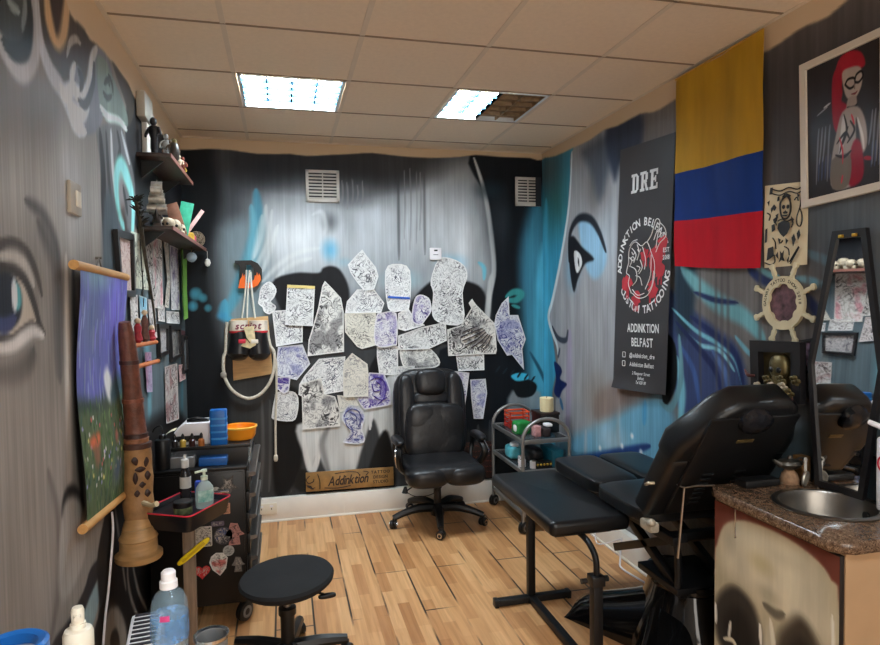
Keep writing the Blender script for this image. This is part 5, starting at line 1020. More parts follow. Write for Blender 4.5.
bn = thing('banner', 'tall black banner with white lettering and a round emblem on the right wall', 'banner', (XR, BP[2].y*.5+BP[3].y*.5, BP[2].z))
def bg(u, v): return bil(BP, u, v)+Vector((-.6*max(0, v-.975)*(.5+math.sin(u*PI+.4)), 0, 0))
p = MB(); p.grid(bg, 16, 30, thick=(.0015, 0, 0)); p.build('sheet', mat('banner_vinyl', (52, 50, 52), .45, var=.08, sc=3), bn, world=True)
def bmat(u, v, s_=0.0):
    """plane on the banner at fractions (u, v), measured in metres along it"""
    c = bg(u, v)+Vector((-.0025-s_, 0, 0)); e = .02; return frame(c, bg(u+e, v)-bg(u-e, v), bg(u, v-e)-bg(u, v+e))
BW, BH = (BP[1]-BP[0]).length, (BP[3]-BP[0]).length
M_PRINT = mat('white_print', (226, 226, 224), .6, var=.03); M_REDP = mat('red_splash', (190, 50, 60), .6, var=.2)
# varsity letters with slab feet
def slab_letters(mb, M, hgt):
    u_ = hgt/7.0
    def bx(x, y, w, h, ox): mb.box(((ox+x)*u_, y*u_, 0), ((ox+x+w)*u_, (y+h)*u_, .0008), M=M)
    ox = -8.6
    for q in ((0, 0, 3.6, 1), (0, 6, 3.6, 1), (.8, 0, 1.5, 7), (3.4, 1, 1.5, 5)): bx(*q, ox)
    mb.prism([((ox+x)*u_, y*u_) for x, y in ((3.5, 0), (4.9, 1.4), (3.4, 1.4))], 0, .0008, M); mb.prism([((ox+x)*u_, y*u_) for x, y in ((3.5, 7), (3.4, 5.6), (4.9, 5.6))], 0, .0008, M)
    ox += 6
    for q in ((0, 0, 2.9, 1), (0, 6, 4, 1), (.8, 0, 1.5, 7), (3.4, 4, 1.5, 2.4), (2, 3, 2.4, 1), (4, 0, 1.5, 1)): bx(*q, ox)
    mb.prism([((ox+x)*u_, y*u_) for x, y in ((2.6, 3.2), (4.0, .0), (5.3, .0), (4.0, 3.2))], 0, .0008, M)
    ox += 6.2
    for q in ((0, 0, 5, 1), (0, 6, 5, 1), (.8, 0, 1.5, 7), (2, 3.05, 2, .95), (3.2, 2.4, .8, 2.2), (4.1, 0, .9, 2.1), (4.1, 4.9, .9, 2.1)): bx(*q, ox)
p = MB(); slab_letters(p, bmat(.5, .16) @ T(0, -.05, 0), .115); p.build('name_lettering', M_PRINT, bn, world=True)
ME = bmat(.52, .49); re_ = .262
for t_, a0, a1, inw in (('ADDINKTION        ', 1.05, .13, False), ('           BELFAST', 1.05, .13, False), ('CUSTOM          ', 1.17, 1.95, True), ('       TATTOOING', 1.17, 1.95, True)):
    p = MB(); arc_text(p, t_, .066, ME, re_, PI*a0, PI*a1, inw); p.build('ring_lettering', M_PRINT, bn, world=True)
ME = ME @ Matrix.Scale(1.18, 4)
random.seed(9)
for cx, cy, r_ in ((.12, .03, .075), (.09, -.12, .05), (-.15, -.09, .055), (-.05, -.17, .045), (.17, .1, .045), (.15, -.03, .05), (.02, .05, .04)):
    p = MB(); p.prism([(cx+r_*random.uniform(.55, 1.15)*math.cos(2*PI*j/16), cy+r_*random.uniform(.55, 1.15)*math.sin(2*PI*j/16)) for j in range(16)], 0, .0004, ME)
    for j in range(3): x = cx+random.uniform(-.6, .6)*r_; p.box((x-.004, cy-r_*1.4, 0), (x+.004, cy, .0004), M=ME)
    p.build('red_splash', M_REDP, bn, world=True)
p = MB()     # a figure bent round a tattoo machine, drawn in line
for pts in ([(-.13, .02), (-.125, .09), (-.07, .125), (-.01, .10), (.04, .115), (.08, .06), (.11, .0), (.10, -.09), (.05, -.15), (-.03, -.165), (-.09, -.14)], [(-.13, .02), (-.15, -.03), (-.12, -.05), (-.13, -.09), (-.10, -.14)], [(.04, .115), (.08, .15), (.11, .21), (.13, .22), (.15, .2), (.13, .13), (.12, .08)], [(.15, .2), (.19, .17), (.2, .13), (.15, .1), (.12, .06)], [(-.1, .075), (-.085, .06), (-.07, .075)], [(-.045, .085), (-.03, .07), (-.015, .085)], [(-.11, .045), (-.09, .05), (-.075, .04), (-.09, .03), (-.11, .045)], [(-.11, .0), (-.06, -.02), (-.05, -.07), (-.09, -.1)], [(-.1, .095), (-.06, .06), (-.08, .02)], [(-.05, .11), (-.03, .07), (-.05, .03)], [(.0, .095), (.03, .03), (.02, -.02)], [(-.13, .05), (-.1, .03), (-.12, .0)], [(.08, .05), (.075, -.05), (.03, -.12)], [(-.06, -.05), (-.02, -.06), (.0, -.1)], [(-.09, -.12), (-.04, -.15), (.02, -.14)], [(-.02, .03), (.0, -.01), (-.03, -.04)], [(-.05, .0), (-.02, -.01), (-.04, -.03)], [(.1, .12), (.13, .17)], [(.14, .13), (.17, .15)], [(-.12, .11), (-.09, .13), (-.05, .135)], [(.105, -.03), (.09, -.1), (.06, -.13)]): p.tube([ME @ Vector((x, y, .0005)) for x, y in pts], .0026, 5, sm=5)
p.build('emblem_line_drawing', M_PRINT, bn, world=True)
p = MB(); put_text(p, 'EST', .03, ME @ T(.205, .055, .0008)); put_text(p, '2018', .03, ME @ T(.205, .02, .0008)); p.build('year_lettering', M_PRINT, bn, world=True)
for t_, v_, sz, sh_, sx_ in (('ADDINKTION', .742, .072, 0, .72), ('BELFAST', .80, .072, 0, .78), ('@addinktion_dre', .855, .036, .2, .95), ('Addinktion Belfast', .892, .036, .2, .85), ('2 Flangaver Street', .928, .026, .2, .85), ('Belfast', .947, .026, .2, .85), ('Tel 028 90', .965, .026, .2, .85)):
    p = MB(); put_text(p, t_, sz, bmat(.56, v_) @ T(0, -sz*.35, 0), sx=sx_, shear=sh_); p.build('lettering', M_PRINT, bn, world=True)
p = MB()
for v_ in (.855, .892): M_ = bmat(.22, v_); p.tube([M_ @ Vector((x, y, .0005)) for x, y in rrect(-.016, -.016, .016, .016, .004, 2)], .002, 5, close=True)
p.build('icon_outlines', M_PRINT, bn, world=True)
# -- framed picture
def framed(name, lab, cat, P, border, depth, mf, normal, group=None, mount=None, mp=None):
    """picture with a mitred frame: P = its four corners at the wall, top left first"""
    r = thing(name, lab, cat, (sum(P, Vector())/4).to_tuple()[:2]+(min(q.z for q in P),), 0, group); n = Vector(normal)
    w, h = (P[1]-P[0]).length, (P[3]-P[0]).length; bx, by = border/w, border/h
    I = [bil(P, bx, by), bil(P, 1-bx, by), bil(P, 1-bx, 1-by), bil(P, bx, 1-by)]; mb = MB()
    for i in range(4):
        j = (i+1) % 4; v = [P[i], P[j], I[j], I[i]]; mb.add(v+[q+n*depth for q in v], [(0, 1, 2, 3), (7, 6, 5, 4), (0, 4, 5, 1), (1, 5, 6, 2), (2, 6, 7, 3), (3, 7, 4, 0)])
    mb.build('frame', mf, r, world=True)
    return r, I, n
PP = [R3(803, 66, .004), R3(881, 29.5, .004), R3(881, 190.5, .004), R3(805, 208.5, .004)]
dy = PP[0].y-PP[1].y; PP[1] = PP[0]+(PP[1]-PP[0])*1.12; PP[2] = PP[3]+(PP[2]-PP[3])*1.12
fr, I, n = framed('framed_poster', 'cream framed picture of a red-haired woman in glasses at top right', 'picture', PP, .03, .02, mat('cream_frame', (206, 196, 180), .5, var=.04), (-1, 0, 0))
w_ = (I[1]-I[0]).length; h_ = (I[3]-I[0]).length
A = Mural('uv', 0, 1, .0055, (52, 48, 50), 0, 1); f, st, bl = A.fill, A.stroke, A.blob      # fractions of the picture, from its lower left
f([(.42,.92),(.56,1.0),(.74,.96),(.8,.86),(.72,.84),(.6,.86),(.5,.8),(.5,.7),(.42,.6)], (170,30,48), .012); f([(.37,.86),(.48,.93),(.5,.8),(.48,.68),(.58,.6),(.6,.46),(.5,.42),(.4,.46),(.36,.6)], (158,26,44), .012)
f([(.5,.86),(.6,.88),(.74,.85),(.76,.74),(.7,.66),(.62,.64),(.54,.7)], (176,160,150), .01); f([(.58,.66),(.68,.66),(.68,.58),(.56,.58)], (160,144,136), .01); st([(.56,.6),(.66,.585),(.7,.6)], (24,22,24), .014)
for q in ([(.54,.77),(.6,.73),(.66,.74),(.66,.79),(.58,.8),(.54,.77)], [(.67,.76),(.72,.75),(.77,.78),(.75,.82),(.69,.81),(.67,.78)]): st(q, (30,26,28), .013, .6, 1, False)
st([(.62,.685),(.67,.68),(.7,.69)], (120,60,64), .01); st([(.66,.76),(.665,.71)], (130,112,106), .012)
f([(.5,.58),(.7,.58),(.8,.46),(.82,.3),(.76,.24),(.72,.4),(.68,.5),(.68,.3),(.66,.04),(.36,.04),(.34,.22),(.4,.4)], (168,156,148), .012); st([(.52,.55),(.5,.4),(.46,.24)], (214,208,204), .04); st([(.7,.5),(.76,.36),(.78,.26)], (220,214,210), .02)
f([(.58,.04),(.62,.3),(.72,.34),(.78,.16),(.74,.04)], (150,26,46), .015); st([(.78,.2),(.88,.18)], (170,40,56), .02); f([(.36,.04),(.35,.25),(.6,.25),(.58,.04)], (118,108,98), .01)
for q in ([(.52,.56),(.56,.44),(.5,.34)], [(.6,.5),(.66,.42),(.56,.34)], [(.42,.36),(.54,.42),(.6,.36)], [(.4,.28),(.52,.25),(.62,.28)], [(.58,.46),(.5,.36),(.46,.28)]): st(q, (34,28,30), .016)
for q in ([(.46,.4),(.5,.3),(.5,.2)], [(.5,.12),(.48,.06)], [(.62,.54),(.66,.46)]): st(q, (206,60,76), .014)
for x in (.12,.17,.22,.28,.84,.88,.93): st([(x,.2+.1*math.sin(x*40)),(x+.03,.4),(x+.05,.52)], (170,170,180), .022, .9, .6); st([(x+.03,.12),(x+.05,.3)], (80,90,130), .02, .9, .6)
st([(.24,.66),(.34,.68)], (190,186,186), .01); st([(.14,.62),(.3,.66)], (150,146,150), .008)
A.build('picture', .03, lambda x, y: bil(I, x, 1-y)+n*.010, fr, .25)
# -- flash sheet
FS = [R3(765.5, 186, .004), R3(808, 181, .004), R3(808, 264.5, .004), R3(765, 268, .004)]
fs_ = thing('flash_sheet', 'cream poster of small black tattoo designs below the framed picture', 'poster', (XR, FS[0].y*.5+FS[1].y*.5, FS[2].z)); p = MB(); p.grid(lambda u, v: bil(FS, u, v)+Vector((-.003*math.sin(u*4+v*3)-.003, 0, 0)), 8, 8, thick=(.001, 0, 0)); p.build('paper', mat('cream_poster', (222, 204, 168), .7, var=.04), fs_, world=True)
MF = frame(bil(FS, .5, .5)+Vector((-.009, 0, 0)), FS[1]-FS[0], FS[0]-FS[3]); w_, h_ = (FS[1]-FS[0]).length, (FS[3]-FS[0]).length; M_INK = mat('black_ink', (30, 28, 28), .6, var=.1)
def ink(name, strokes=(), fills=(), r_=.0028):
    p = MB()
    for q in strokes: p.tube([MF @ Vector((x*w_/2, y*h_/2, .0004)) for x, y in q], r_, 5, sm=4)
    for q in fills: p.prism([(x*w_/2, y*h_/2) for x, y in q], 0, .0006, MF)
    p.build(name, M_INK, fs_, world=True)
ink('banner_scroll', [[(-.7, .86), (-.3, .8), (.1, .86), (.5, .8), (.75, .88)], [(-.7, .76), (-.3, .7), (.1, .77), (.5, .71), (.75, .78)]], [[(-.8, .9), (-.66, .9), (-.68, .74), (-.82, .74)]])
ink('skull_design', [[(-.12, .62), (-.25, .5), (-.2, .3), (-.1, .18), (.05, .14), (.2, .2), (.26, .36), (.2, .55), (.05, .66), (-.12, .62)]], [circ(.08, 10, -.08, .42, .05), circ(.07, 10, .12, .42, .05), [(0, .34), (.04, .34), (.02, .28)], [(-.12, .24), (.15, .24), (.1, .2), (-.06, .2)]], .004)
ink('rose_design', [[(-.3, .1), (-.1, .14), (.1, .08), (.3, .12)]], [[(-.28, .04), (-.05, .1), (.25, .06), (.3, -.06), (.18, -.2), (.02, -.28), (-.15, -.2), (-.3, -.08)]])
ink('noose_design', [[(.7, .66), (.68, .4), (.58, .2), (.6, .02), (.74, -.04), (.82, .08), (.78, .24), (.68, .36)]])
ink('ship_design', [[(-.8, -.9), (-.5, -.94), (-.3, -.86), (-.36, -.7)]], [[(-.72, -.85), (-.7, -.55), (-.45, -.5), (-.38, -.72), (-.55, -.8)]])
ink('dagger_design', [[(.4, -.85), (.75, -.5)]], [[(.4, -.9), (.46, -.9), (.8, -.52), (.74, -.48)]])
ink('swallow_design', [], [[(-.7, .4), (-.55, .5), (-.42, .42), (-.5, .34), (-.58, .38), (-.66, .3)], [(-.55, .14), (-.4, .2), (-.34, .1), (-.48, .04)]])
ink('spade_design', [], [[(-.6, .0), (-.46, .04), (-.4, -.1), (-.56, -.16)], [(-.9, -.1), (-.8, -.06), (-.78, -.4), (-.88, -.42)], [(.4, -.3), (.5, -.2), (.6, -.34), (.5, -.5)]])
ink('star_design', [], [[(-.1, -.6), (0, -.66), (.1, -.58), (.08, -.74), (.16, -.84), (0, -.82), (-.12, -.88), (-.06, -.74)], [(.62, -.2), (.72, -.1), (.8, -.24), (.7, -.36)], [(-.4, .66), (-.32, .68), (-.3, .58), (-.42, .56)]])
random.seed(21)
ink('leaf_design', [[(-.32, .2), (-.42, .1), (-.36, .0)], [(.3, .14), (.42, .06), (.36, -.06)], [(-.2, -.34), (-.1, -.42), (.0, -.36)], [(-.86, .3), (-.7, .24), (-.74, .12)], [(.4, .56), (.5, .62), (.58, .54)], [(.1, -.5), (.3, -.56), (.36, -.7)], [(-.5, -.3), (-.36, -.4), (-.3, -.56)]], [[(-.44, .24), (-.3, .28), (-.34, .12)], [(.3, .2), (.46, .12), (.36, .04)], [(-.24, -.3), (-.1, -.34), (-.16, -.46)], [(.12, -.3), (.26, -.36), (.16, -.46)], [(.5, .72), (.62, .66), (.54, .6)], [(-.9, .56), (-.78, .6), (-.8, .46)], [(-.3, -.72), (-.2, -.62), (-.14, -.8)], [(.26, -.82), (.36, -.7), (.34, -.9)]])
ink('moustache_design', [[(-.16, .66), (.0, .72), (.2, .66)]], [[(-.22, .6), (-.1, .72), (.16, .7), (.26, .56), (.2, .6), (.0, .66), (-.14, .62)], [(-.1, .3), (.02, .33), (.14, .3), (.1, .26), (-.06, .26)]])
# -- ship's wheel
cw = R3(783.5, 303, .02); rW = ((R3(783.5, 276, .02)-R3(783.5, 330, .02)).length)/2; MW = frame(cw, (0, -1, 0), (0, 0, 1))
wh = thing('ship_wheel', 'pale wooden ship-wheel plaque with lettering and a reddish photo at its centre', 'wall plaque', (XR, cw.y, cw.z-rW*1.4))
M_PLY = mat('pale_plywood', (206, 194, 160), .6, var=.08, sc=14)
nn = 40; po = circ(rW, nn); pi_ = [(rW*(.68+.035*(1 if (q_ // 2) % 3 else -1))*math.cos(2*PI*q_/nn), rW*(.68+.035*(1 if (q_ // 2) % 3 else -1))*math.sin(2*PI*q_/nn)) for q_ in range(nn)]
ringed(po, pi_, -.008, .008, MW).build('rim', M_PLY, wh, world=True)
HP = ((.96, .014), (1.1, .007), (1.16, .011), (1.36, .008), (1.46, .015), (1.54, .013), (1.57, .008))
for q_ in range(8):
    a = PI/8+q_*PI/4; M_ = MW @ RZ(a); p = MB(); p.prism([(rW*x, -y) for x, y in HP]+[(rW*x, y) for x, y in HP[::-1]], -.006, .006, M_, .002); p.build('handle', M_PLY, wh, world=True)
p = MB(); p.prism(circ(rW*.72, 32), -.01, -.004, MW); ph = p.build('photo', mat('faded_photo', (120, 84, 92), .4, sc=28, col2=(40, 26, 30)), wh, world=True)
p = MB(); arc_text(p, 'GALWAY TATTOO SHOW 2018', rW*.17, MW @ T(0, 0, .0086), rW*.85, PI*1.05, -PI*.02); p.build('lettering', M_INK, wh, world=True)
# -- shadow box and small picture
SB = [R3(755, 340, .05), R3(806, 342, .05), R3(806, 404, .05), R3(757, 404, .05)]
sb, I, n = framed('shadow_box', 'black shadow box with a bronze relief of flowers and a skull above the bed head', 'shadow box', SB, .05, .03, mat('black_frame', (26, 24, 26), .4), (-1, 0, 0))
p = MB(); p.add([I[0], I[1], I[2], I[3]]+[q+Vector((.049, 0, 0)) for q in I], [(0, 1, 2, 3), (4, 5, 6, 7), (0, 1, 5, 4), (1, 2, 6, 5), (2, 3, 7, 6), (3, 0, 4, 7)]); p.build('backing', mat('old_gold', (96, 84, 48), .5, .4, sc=16, col2=(30, 26, 20)), sb, world=True)
random.seed(5)
M_BRZ = mat('aged_bronze', (104, 92, 60), .4, .6, var=.4, sc=30)
for q_ in range(9):
    c = bil(SB, .18+.09*q_+random.uniform(-.03, .03), .72+.12*math.sin(q_*2.1))+Vector((-.03, 0, 0)); p = MB(); Mq = frame(c, (0, -1, 0), (-.4, 0, 1))
    for j in range(5): a = 2*PI*j/5; p.puff((.016*math.cos(a), .016*math.sin(a), .004), (.012, .010, .006), 2.4, n=3, M=Mq)
    p.ball((0, 0, .008), .007, 8, M=Mq); p.build('flower', mat('bone_white', (186, 172, 150), .6, var=.3) if q_ % 3 == 0 else M_BRZ, sb, world=True)
p = MB(); c = bil(SB, .55, .45)+Vector((-.01, 0, 0)); Mq = frame(c, (0, -1, 0), (0, 0, 1))
p.puff((0, .01, .0), (.05, .055, .03), 2.4, M=Mq); p.puff((0, -.045, .005), (.03, .03, .022), 3, M=Mq); sko = p.build('skull', M_BRZ, sb, world=True)
p = MB(); p.ball((-.02, 0, .026), (.014, .014, .008), 10, M=Mq); p.build('eye_socket', M_BLACK, sko, world=True); p = MB(); p.ball((.02, 0, .026), (.014, .014, .008), 10, M=Mq); p.build('eye_socket', M_BLACK, sko, world=True)
for q_, (a, b) in enumerate((((.1, .55), (-.08, .45)), ((.12, .72), (-.1, .8)), ((.85, .9), (.95, 1.25)))):
    p = MB(); p.tube([bil(SB, *a)+Vector((-.03, 0, 0)), bil(SB, (a[0]+b[0])/2, (a[1]+b[1])/2+.04)+Vector((-.045, 0, 0)), bil(SB, *b)+Vector((-.04, 0, 0))], [.006, .008, .003], 7, sm=5); p.build('tendril', mat('dark_copper', (90, 50, 46), .4, .5), sb, world=True)
SP = [R3(797, 352, .03), R3(814, 330, .006), R3(814, 372, .006), R3(797, 375, .03)]
SP = [R3(797.5, 341, .004), R3(815, 338, .004), R3(815, 373, .004), R3(797.5, 374, .004)]
sp_, I, n = framed('small_picture', 'small black framed purple picture behind the shadow box beside the wheel', 'picture', SP, .012, .012, mat('black_frame', (26, 24, 26), .4), (-1, 0, 0))
p = MB(); p.add([q+n*.004 for q in I]+[q+n*.001 for q in I], [(0, 1, 2, 3), (7, 6, 5, 4)]); p.build('picture', mat('mauve_picture', (150, 128, 150), .4, sc=40, col2=(44, 30, 46)), sp_, world=True)
# -- coffin mirror, leaning a little
def cm(y, z): t = (z-.9)/1.02; return Vector((XR-.062+.038*t-.068*(y-1.955), y, z))
yc = 1.955; OUT = [(yc+.068, 1.905), (yc-.068, 1.905), (yc-.155, 1.385), (yc-.1, .905), (yc+.1, .905), (yc+.155, 1.385)]
IN = [(yc+.05, 1.875), (yc-.05, 1.875), (yc-.137, 1.385), (yc-.08, .93), (yc+.08, .93), (yc+.137, 1.385)]
mr = thing('coffin_mirror', 'coffin-shaped wall mirror with a black frame behind the basin', 'mirror', (XR-.03, yc, .905))
o3 = [cm(*q) for q in OUT]; i3 = [cm(*q) for q in IN]; nx = (i3[1]-i3[0]).cross(i3[3]-i3[0]).normalized()
if nx.x > 0: nx = -nx
mb = MB()
for q_ in range(6):
    j = (q_+1) % 6; v = [o3[q_], o3[j], i3[j], i3[q_]]; mb.add([x-nx*.008 for x in v]+[x+nx*.012 for x in v], [(0, 1, 2, 3), (7, 6, 5, 4), (0, 4, 5, 1), (1, 5, 6, 2), (2, 6, 7, 3), (3, 7, 4, 0)])
mb.build('frame', mat('black_frame', (26, 24, 26), .4), mr, world=True)
mb = MB(); mb.add([x+nx*.003 for x in i3]+[x-nx*.004 for x in i3], [(0, 1, 2, 3, 4, 5), (11, 10, 9, 8, 7, 6)]+[(q_, (q_+1) % 6, 6+(q_+1) % 6, 6+q_) for q_ in range(6)]); mb.build('mirror_glass', mat('mirror_silver', (232, 232, 232), .02, 1.0, var=0), mr, world=True)
for z_, y_ in ((1.882, .028), (1.882, -.028)): p = MB(); c = cm(yc+y_, z_)+nx*.012; p.box((c.x-.006, c.y-.01, c.z-.006), (c.x+.006, c.y+.01, c.z+.006), .002); p.build('brass_clip', mat('bright_brass', (206, 160, 60), .3, .8), mr, world=True)
cb_ = MB(); cb_.tube([(2.04, 3.55, .14), (2.0, 3.5, .03), (1.97, 3.42, .008), (2.0, 3.2, .006), (1.98, 3.05, .006)], .006, 6, sm=5); cb_.tube([(2.052, 3.9, .16), (2.0, 3.8, .02), (2.04, 3.55, .14)], .005, 6, sm=5); tag(cb_.build('white_cable', M_PWHITE), 'white cable trailing along the right-hand trunking under the bed', 'cable')
# ---------------------------------------------------------------- left wall
def L3(u, v, o=0.0): return onL(u, v, o)
# hanging scroll
SC = [L3(76, 268, .03), L3(124.5, 280, .03), L3(129, 491, .03), L3(85, 526, .03)]
sl = thing('hanging_scroll', 'hanging cloth scroll with a violet and green garden painting between wooden rods', 'wall hanging', (XL, (SC[0].y+SC[1].y)/2, SC[3].z))
A = Mural('uv', 0, 1, .0075, (74, 84, 70), 0, 1); f, st, bl = A.fill, A.stroke, A.blob; random.seed(3)
f([(-.1,.45),(-.1,1.1),(1.1,1.1),(1.1,.5),(.6,.52)], (96,100,160), .06); bl(.75,.85,.5,.25,(112,104,190),.9); bl(.2,.8,.3,.3,(104,118,150),.8); bl(.3,.98,.5,.1,(120,150,160),.8)
for k in range(60): x = random.random(); y = random.uniform(.52, 1); st([(x,y),(x+random.uniform(-.02,.02),y-random.uniform(.04,.16))], random.choice([(128,124,200),(92,96,170),(150,160,196),(80,92,140),(130,140,160)]), .014, .8, .7)
f([(.42,.56),(.5,.6),(.58,.55),(.6,.47),(.5,.45)], (206,206,204), .03); f([(.55,.5),(.75,.56),(1.05,.5),(1.05,.42),(.6,.43)], (66,88,96), .04); f([(-.05,.5),(.25,.47),(.5,.44),(.5,.4),(-.05,.4)], (60,72,64), .04)
f([(-.1,-.1),(-.1,.4),(.4,.42),(1.1,.44),(1.1,-.1)], (82,94,70), .03)
for k in range(260):
    x, y = random.random(), random.uniform(0, .43); st([(x,y),(x+random.uniform(-.03,.03),y-random.uniform(.01,.05))], random.choice([(54,84,44),(86,112,66),(40,60,40),(112,130,90),(60,86,80),(74,96,60)]), .014, .8, .8)
for k in range(70): x, y = random.random(), random.uniform(.14, .42); st([(x,y),(x+.012,y-.012)], random.choice([(214,206,200),(200,90,96),(150,140,200),(222,196,120)]), .012, .6, .9)
f([(.12,.33),(.26,.345),(.26,.3),(.14,.29)], (196,100,70), .02, .9); f([(.16,.29),(.25,.29),(.24,.22),(.18,.22)], (140,88,72), .03, .7); bl(.6,.3,.06,.05,(190,96,90),.8); bl(.6,.14,.2,.1,(76,84,112),.7)
for k in range(150): x, y = random.random(), random.uniform(0, .5); st([(x,y),(x+random.uniform(-.01,.01),y-random.uniform(.02,.06))], random.choice([(54,84,50),(96,120,80),(44,64,50),(110,126,96),(80,96,80),(90,100,110)]), .012, .8, .7)
A.build('canvas', .25, lambda x, y: bil(SC, x, 1-y)+Vector((.012*math.sin(y*7+.5)+.016*math.sin(x*PI)*math.sin(y*PI), -.02*math.sin(y*6)*(1-x), 0)), sl, .7, gain=1.25)
M_ROD = mat('pine_rod', (206, 154, 92), .45, var=.12, stretch=(8, 1, 8))
for a, b in (((73.5, 264.5), (126, 277.5)), ((82.5, 529.5), (131, 488.5))):
    p = MB(); p.tube([L3(a[0], a[1], .034), L3(b[0], b[1], .034)], .0165, 14); p.build('rod', M_ROD, sl, world=True)
p = MB(); a, b, c = L3(96, 270, .03), L3(99, 258, .012), L3(102, 271, .03); p.tube([a, b, c], .003, 6); p.tube([b+Vector((-.012, 0, 0)), b+Vector((.01, 0, 0))], .005, 8); p.build('hanging_cord', mat('grey_cord', (110, 104, 98), .8), sl, world=True)
cb2 = MB(); cb2.tube([L3(u, v, .012) for u, v in ((112,512),(113,530),(111,560),(108.5,590),(105.5,615),(103.5,640),(102,665))], .0045, 7, sm=4); tag(cb2.build('power_cable', M_PWHITE), 'thin white cable hanging down the left wall below the scroll', 'cable')
# totem post
ax = [L3(124.5, 322, .07), L3(128, 350, .075), L3(131.5, 385, .08), L3(135, 425, .085), L3(136.5, 445, .09), L3(138, 470, .09), L3(138.5, 500, .09), L3(138, 520, .09), L3(137.5, 535, .09), L3(137.5, 556, .09)]
to = thing('totem_post', 'carved wooden post with dark leaf carving and a stepped plinth against the left wall', 'carved post', (ax[-1].x, ax[-1].y, ax[-1].z-.01))
def seg(name, i0, i1, rr, m, n=18):
    P = spline(ax[i0:i1+1], 8); p = MB(); p.tube(P, rr, n); return p.build(name, m, to, world=True)
seg('shaft', 0, 4, [.022, .03, .034, .036, .036, .04, .042, .046, .048], mat('carved_mahogany', (104, 62, 48), .5, var=.35, sc=26, bump=.8, bsc=60))
for t_, col in ((.35, (70, 40, 34)), (.62, (128, 74, 56)), (.86, (62, 38, 32)), (.93, (140, 92, 64))):
    q_ = spline(ax[0:5], 8); c = q_[int(t_*(len(q_)-1))]; rr_ = float(np.interp(t_, np.linspace(0, 1, 9), [.022, .03, .034, .036, .036, .04, .042, .046, .048])); p = MB(); p.lathe([(rr_-.006, -.01), (rr_+.003, -.008), (rr_+.003, .008), (rr_-.006, .01)], 18, T(*c), loop=True); p.build('carved_band', mat('band_%d' % col[0], col, .5, var=.4, sc=40), to, world=True)
ms = seg('carved_section', 4, 7, [.052, .058, .056, .06, .056, .062, .056, .05], mat('carved_tan_wood', (156, 116, 74), .55, var=.3, sc=22, bump=.6, bsc=40))
for k, (i, rad) in enumerate(((4, .056),)):
    p = MB(); M_ = T(*ax[i]); p.lathe([(rad-.012, -.012), (rad+.004, -.01), (rad+.004, .01), (rad-.012, .012)], 20, M_, loop=True); p.build('collar', mat('dark_carved_band', (74, 46, 36), .5, var=.3), to, world=True)
seg('neck', 7, 9, [.052, .058, .064, .062, .07], mat('turned_wood', (176, 136, 88), .5, var=.18, sc=12, stretch=(1, 1, 5)))
cdir = Vector((.45, -.89, 0)); side = Vector((.89, .45, 0))
for du_, dv_, w_, h_, nm in ((-.022, .085, .016, .02, 'carved_leaf'), (.016, .075, .012, .022, 'carved_leaf'), (-.006, .045, .02, .012, 'carved_leaf'), (-.026, .01, .01, .024, 'carved_leaf'), (.022, .015, .012, .018, 'carved_leaf'), (.0, -.02, .014, .016, 'carved_leaf'), (-.02, -.055, .012, .014, 'carved_leaf'), (.018, -.06, .014, .016, 'carved_leaf')):
    c = ax[5]+cdir*.056+side*du_+Vector((0, 0, dv_-.03)); p = MB(); p.puff((0, 0, 0), (w_*1.25, h_*1.25, .008), 1.2, n=4, M=frame(c, side, (0, 0, 1))); p.build(nm, mat('dark_carving', (54, 34, 28), .5), ms, world=True)
p = MB(); c = ax[6]+cdir*.04; p.tube([c, c+Vector((.05, -.06, .0)), c+Vector((.075, -.08, .012))], [.012, .009, .012], 8); p.build('side_peg', mat('pale_bone', (206, 186, 150), .5), to, world=True)
p = MB(); p.lathe([(.0, 0), (.088, 0), (.092, .006), (.092, .024), (.078, .03), (.074, .036), (.072, .085), (.076, .09), (.07, .1), (.055, .13), (.0, .132)], 26, T(ax[-1].x+.006, ax[-1].y, ax[-1].z-.01)); p.build('plinth', mat('turned_wood', (176, 136, 88), .5, var=.18, sc=12, stretch=(1, 1, 5)), to, world=True)
# wall switch and sensor
a, b = L3(66, 212), L3(78, 186); r = thing('wall_switch', 'small cream switch box on the left wall above the scroll', 'switch', (XL, (a.y+b.y)/2, a.z)); hw = (b.y-a.y)/2; hh = b.z-a.z
MB().box((0, -hw*.85, 0), (.014, hw*.85, hh), .004).build('box', mat('aged_plastic', (176, 166, 150), .4), r); MB().box((.013, -hw*.15, hh*.25), (.018, hw*.6, hh*.75), .002).build('rocker', mat('ivory_plastic', (226, 216, 196), .4), r)
a, b = L3(136, 116), L3(143.5, 101); q = MB(); q.box((XL, a.y, a.z), (XL+.045, b.y, b.z), .01); tag(q.build('wall_sensor', mat('grey_white_plastic', (176, 172, 160), .5)), 'small grey white sensor box near the ceiling above the top shelf', 'sensor')
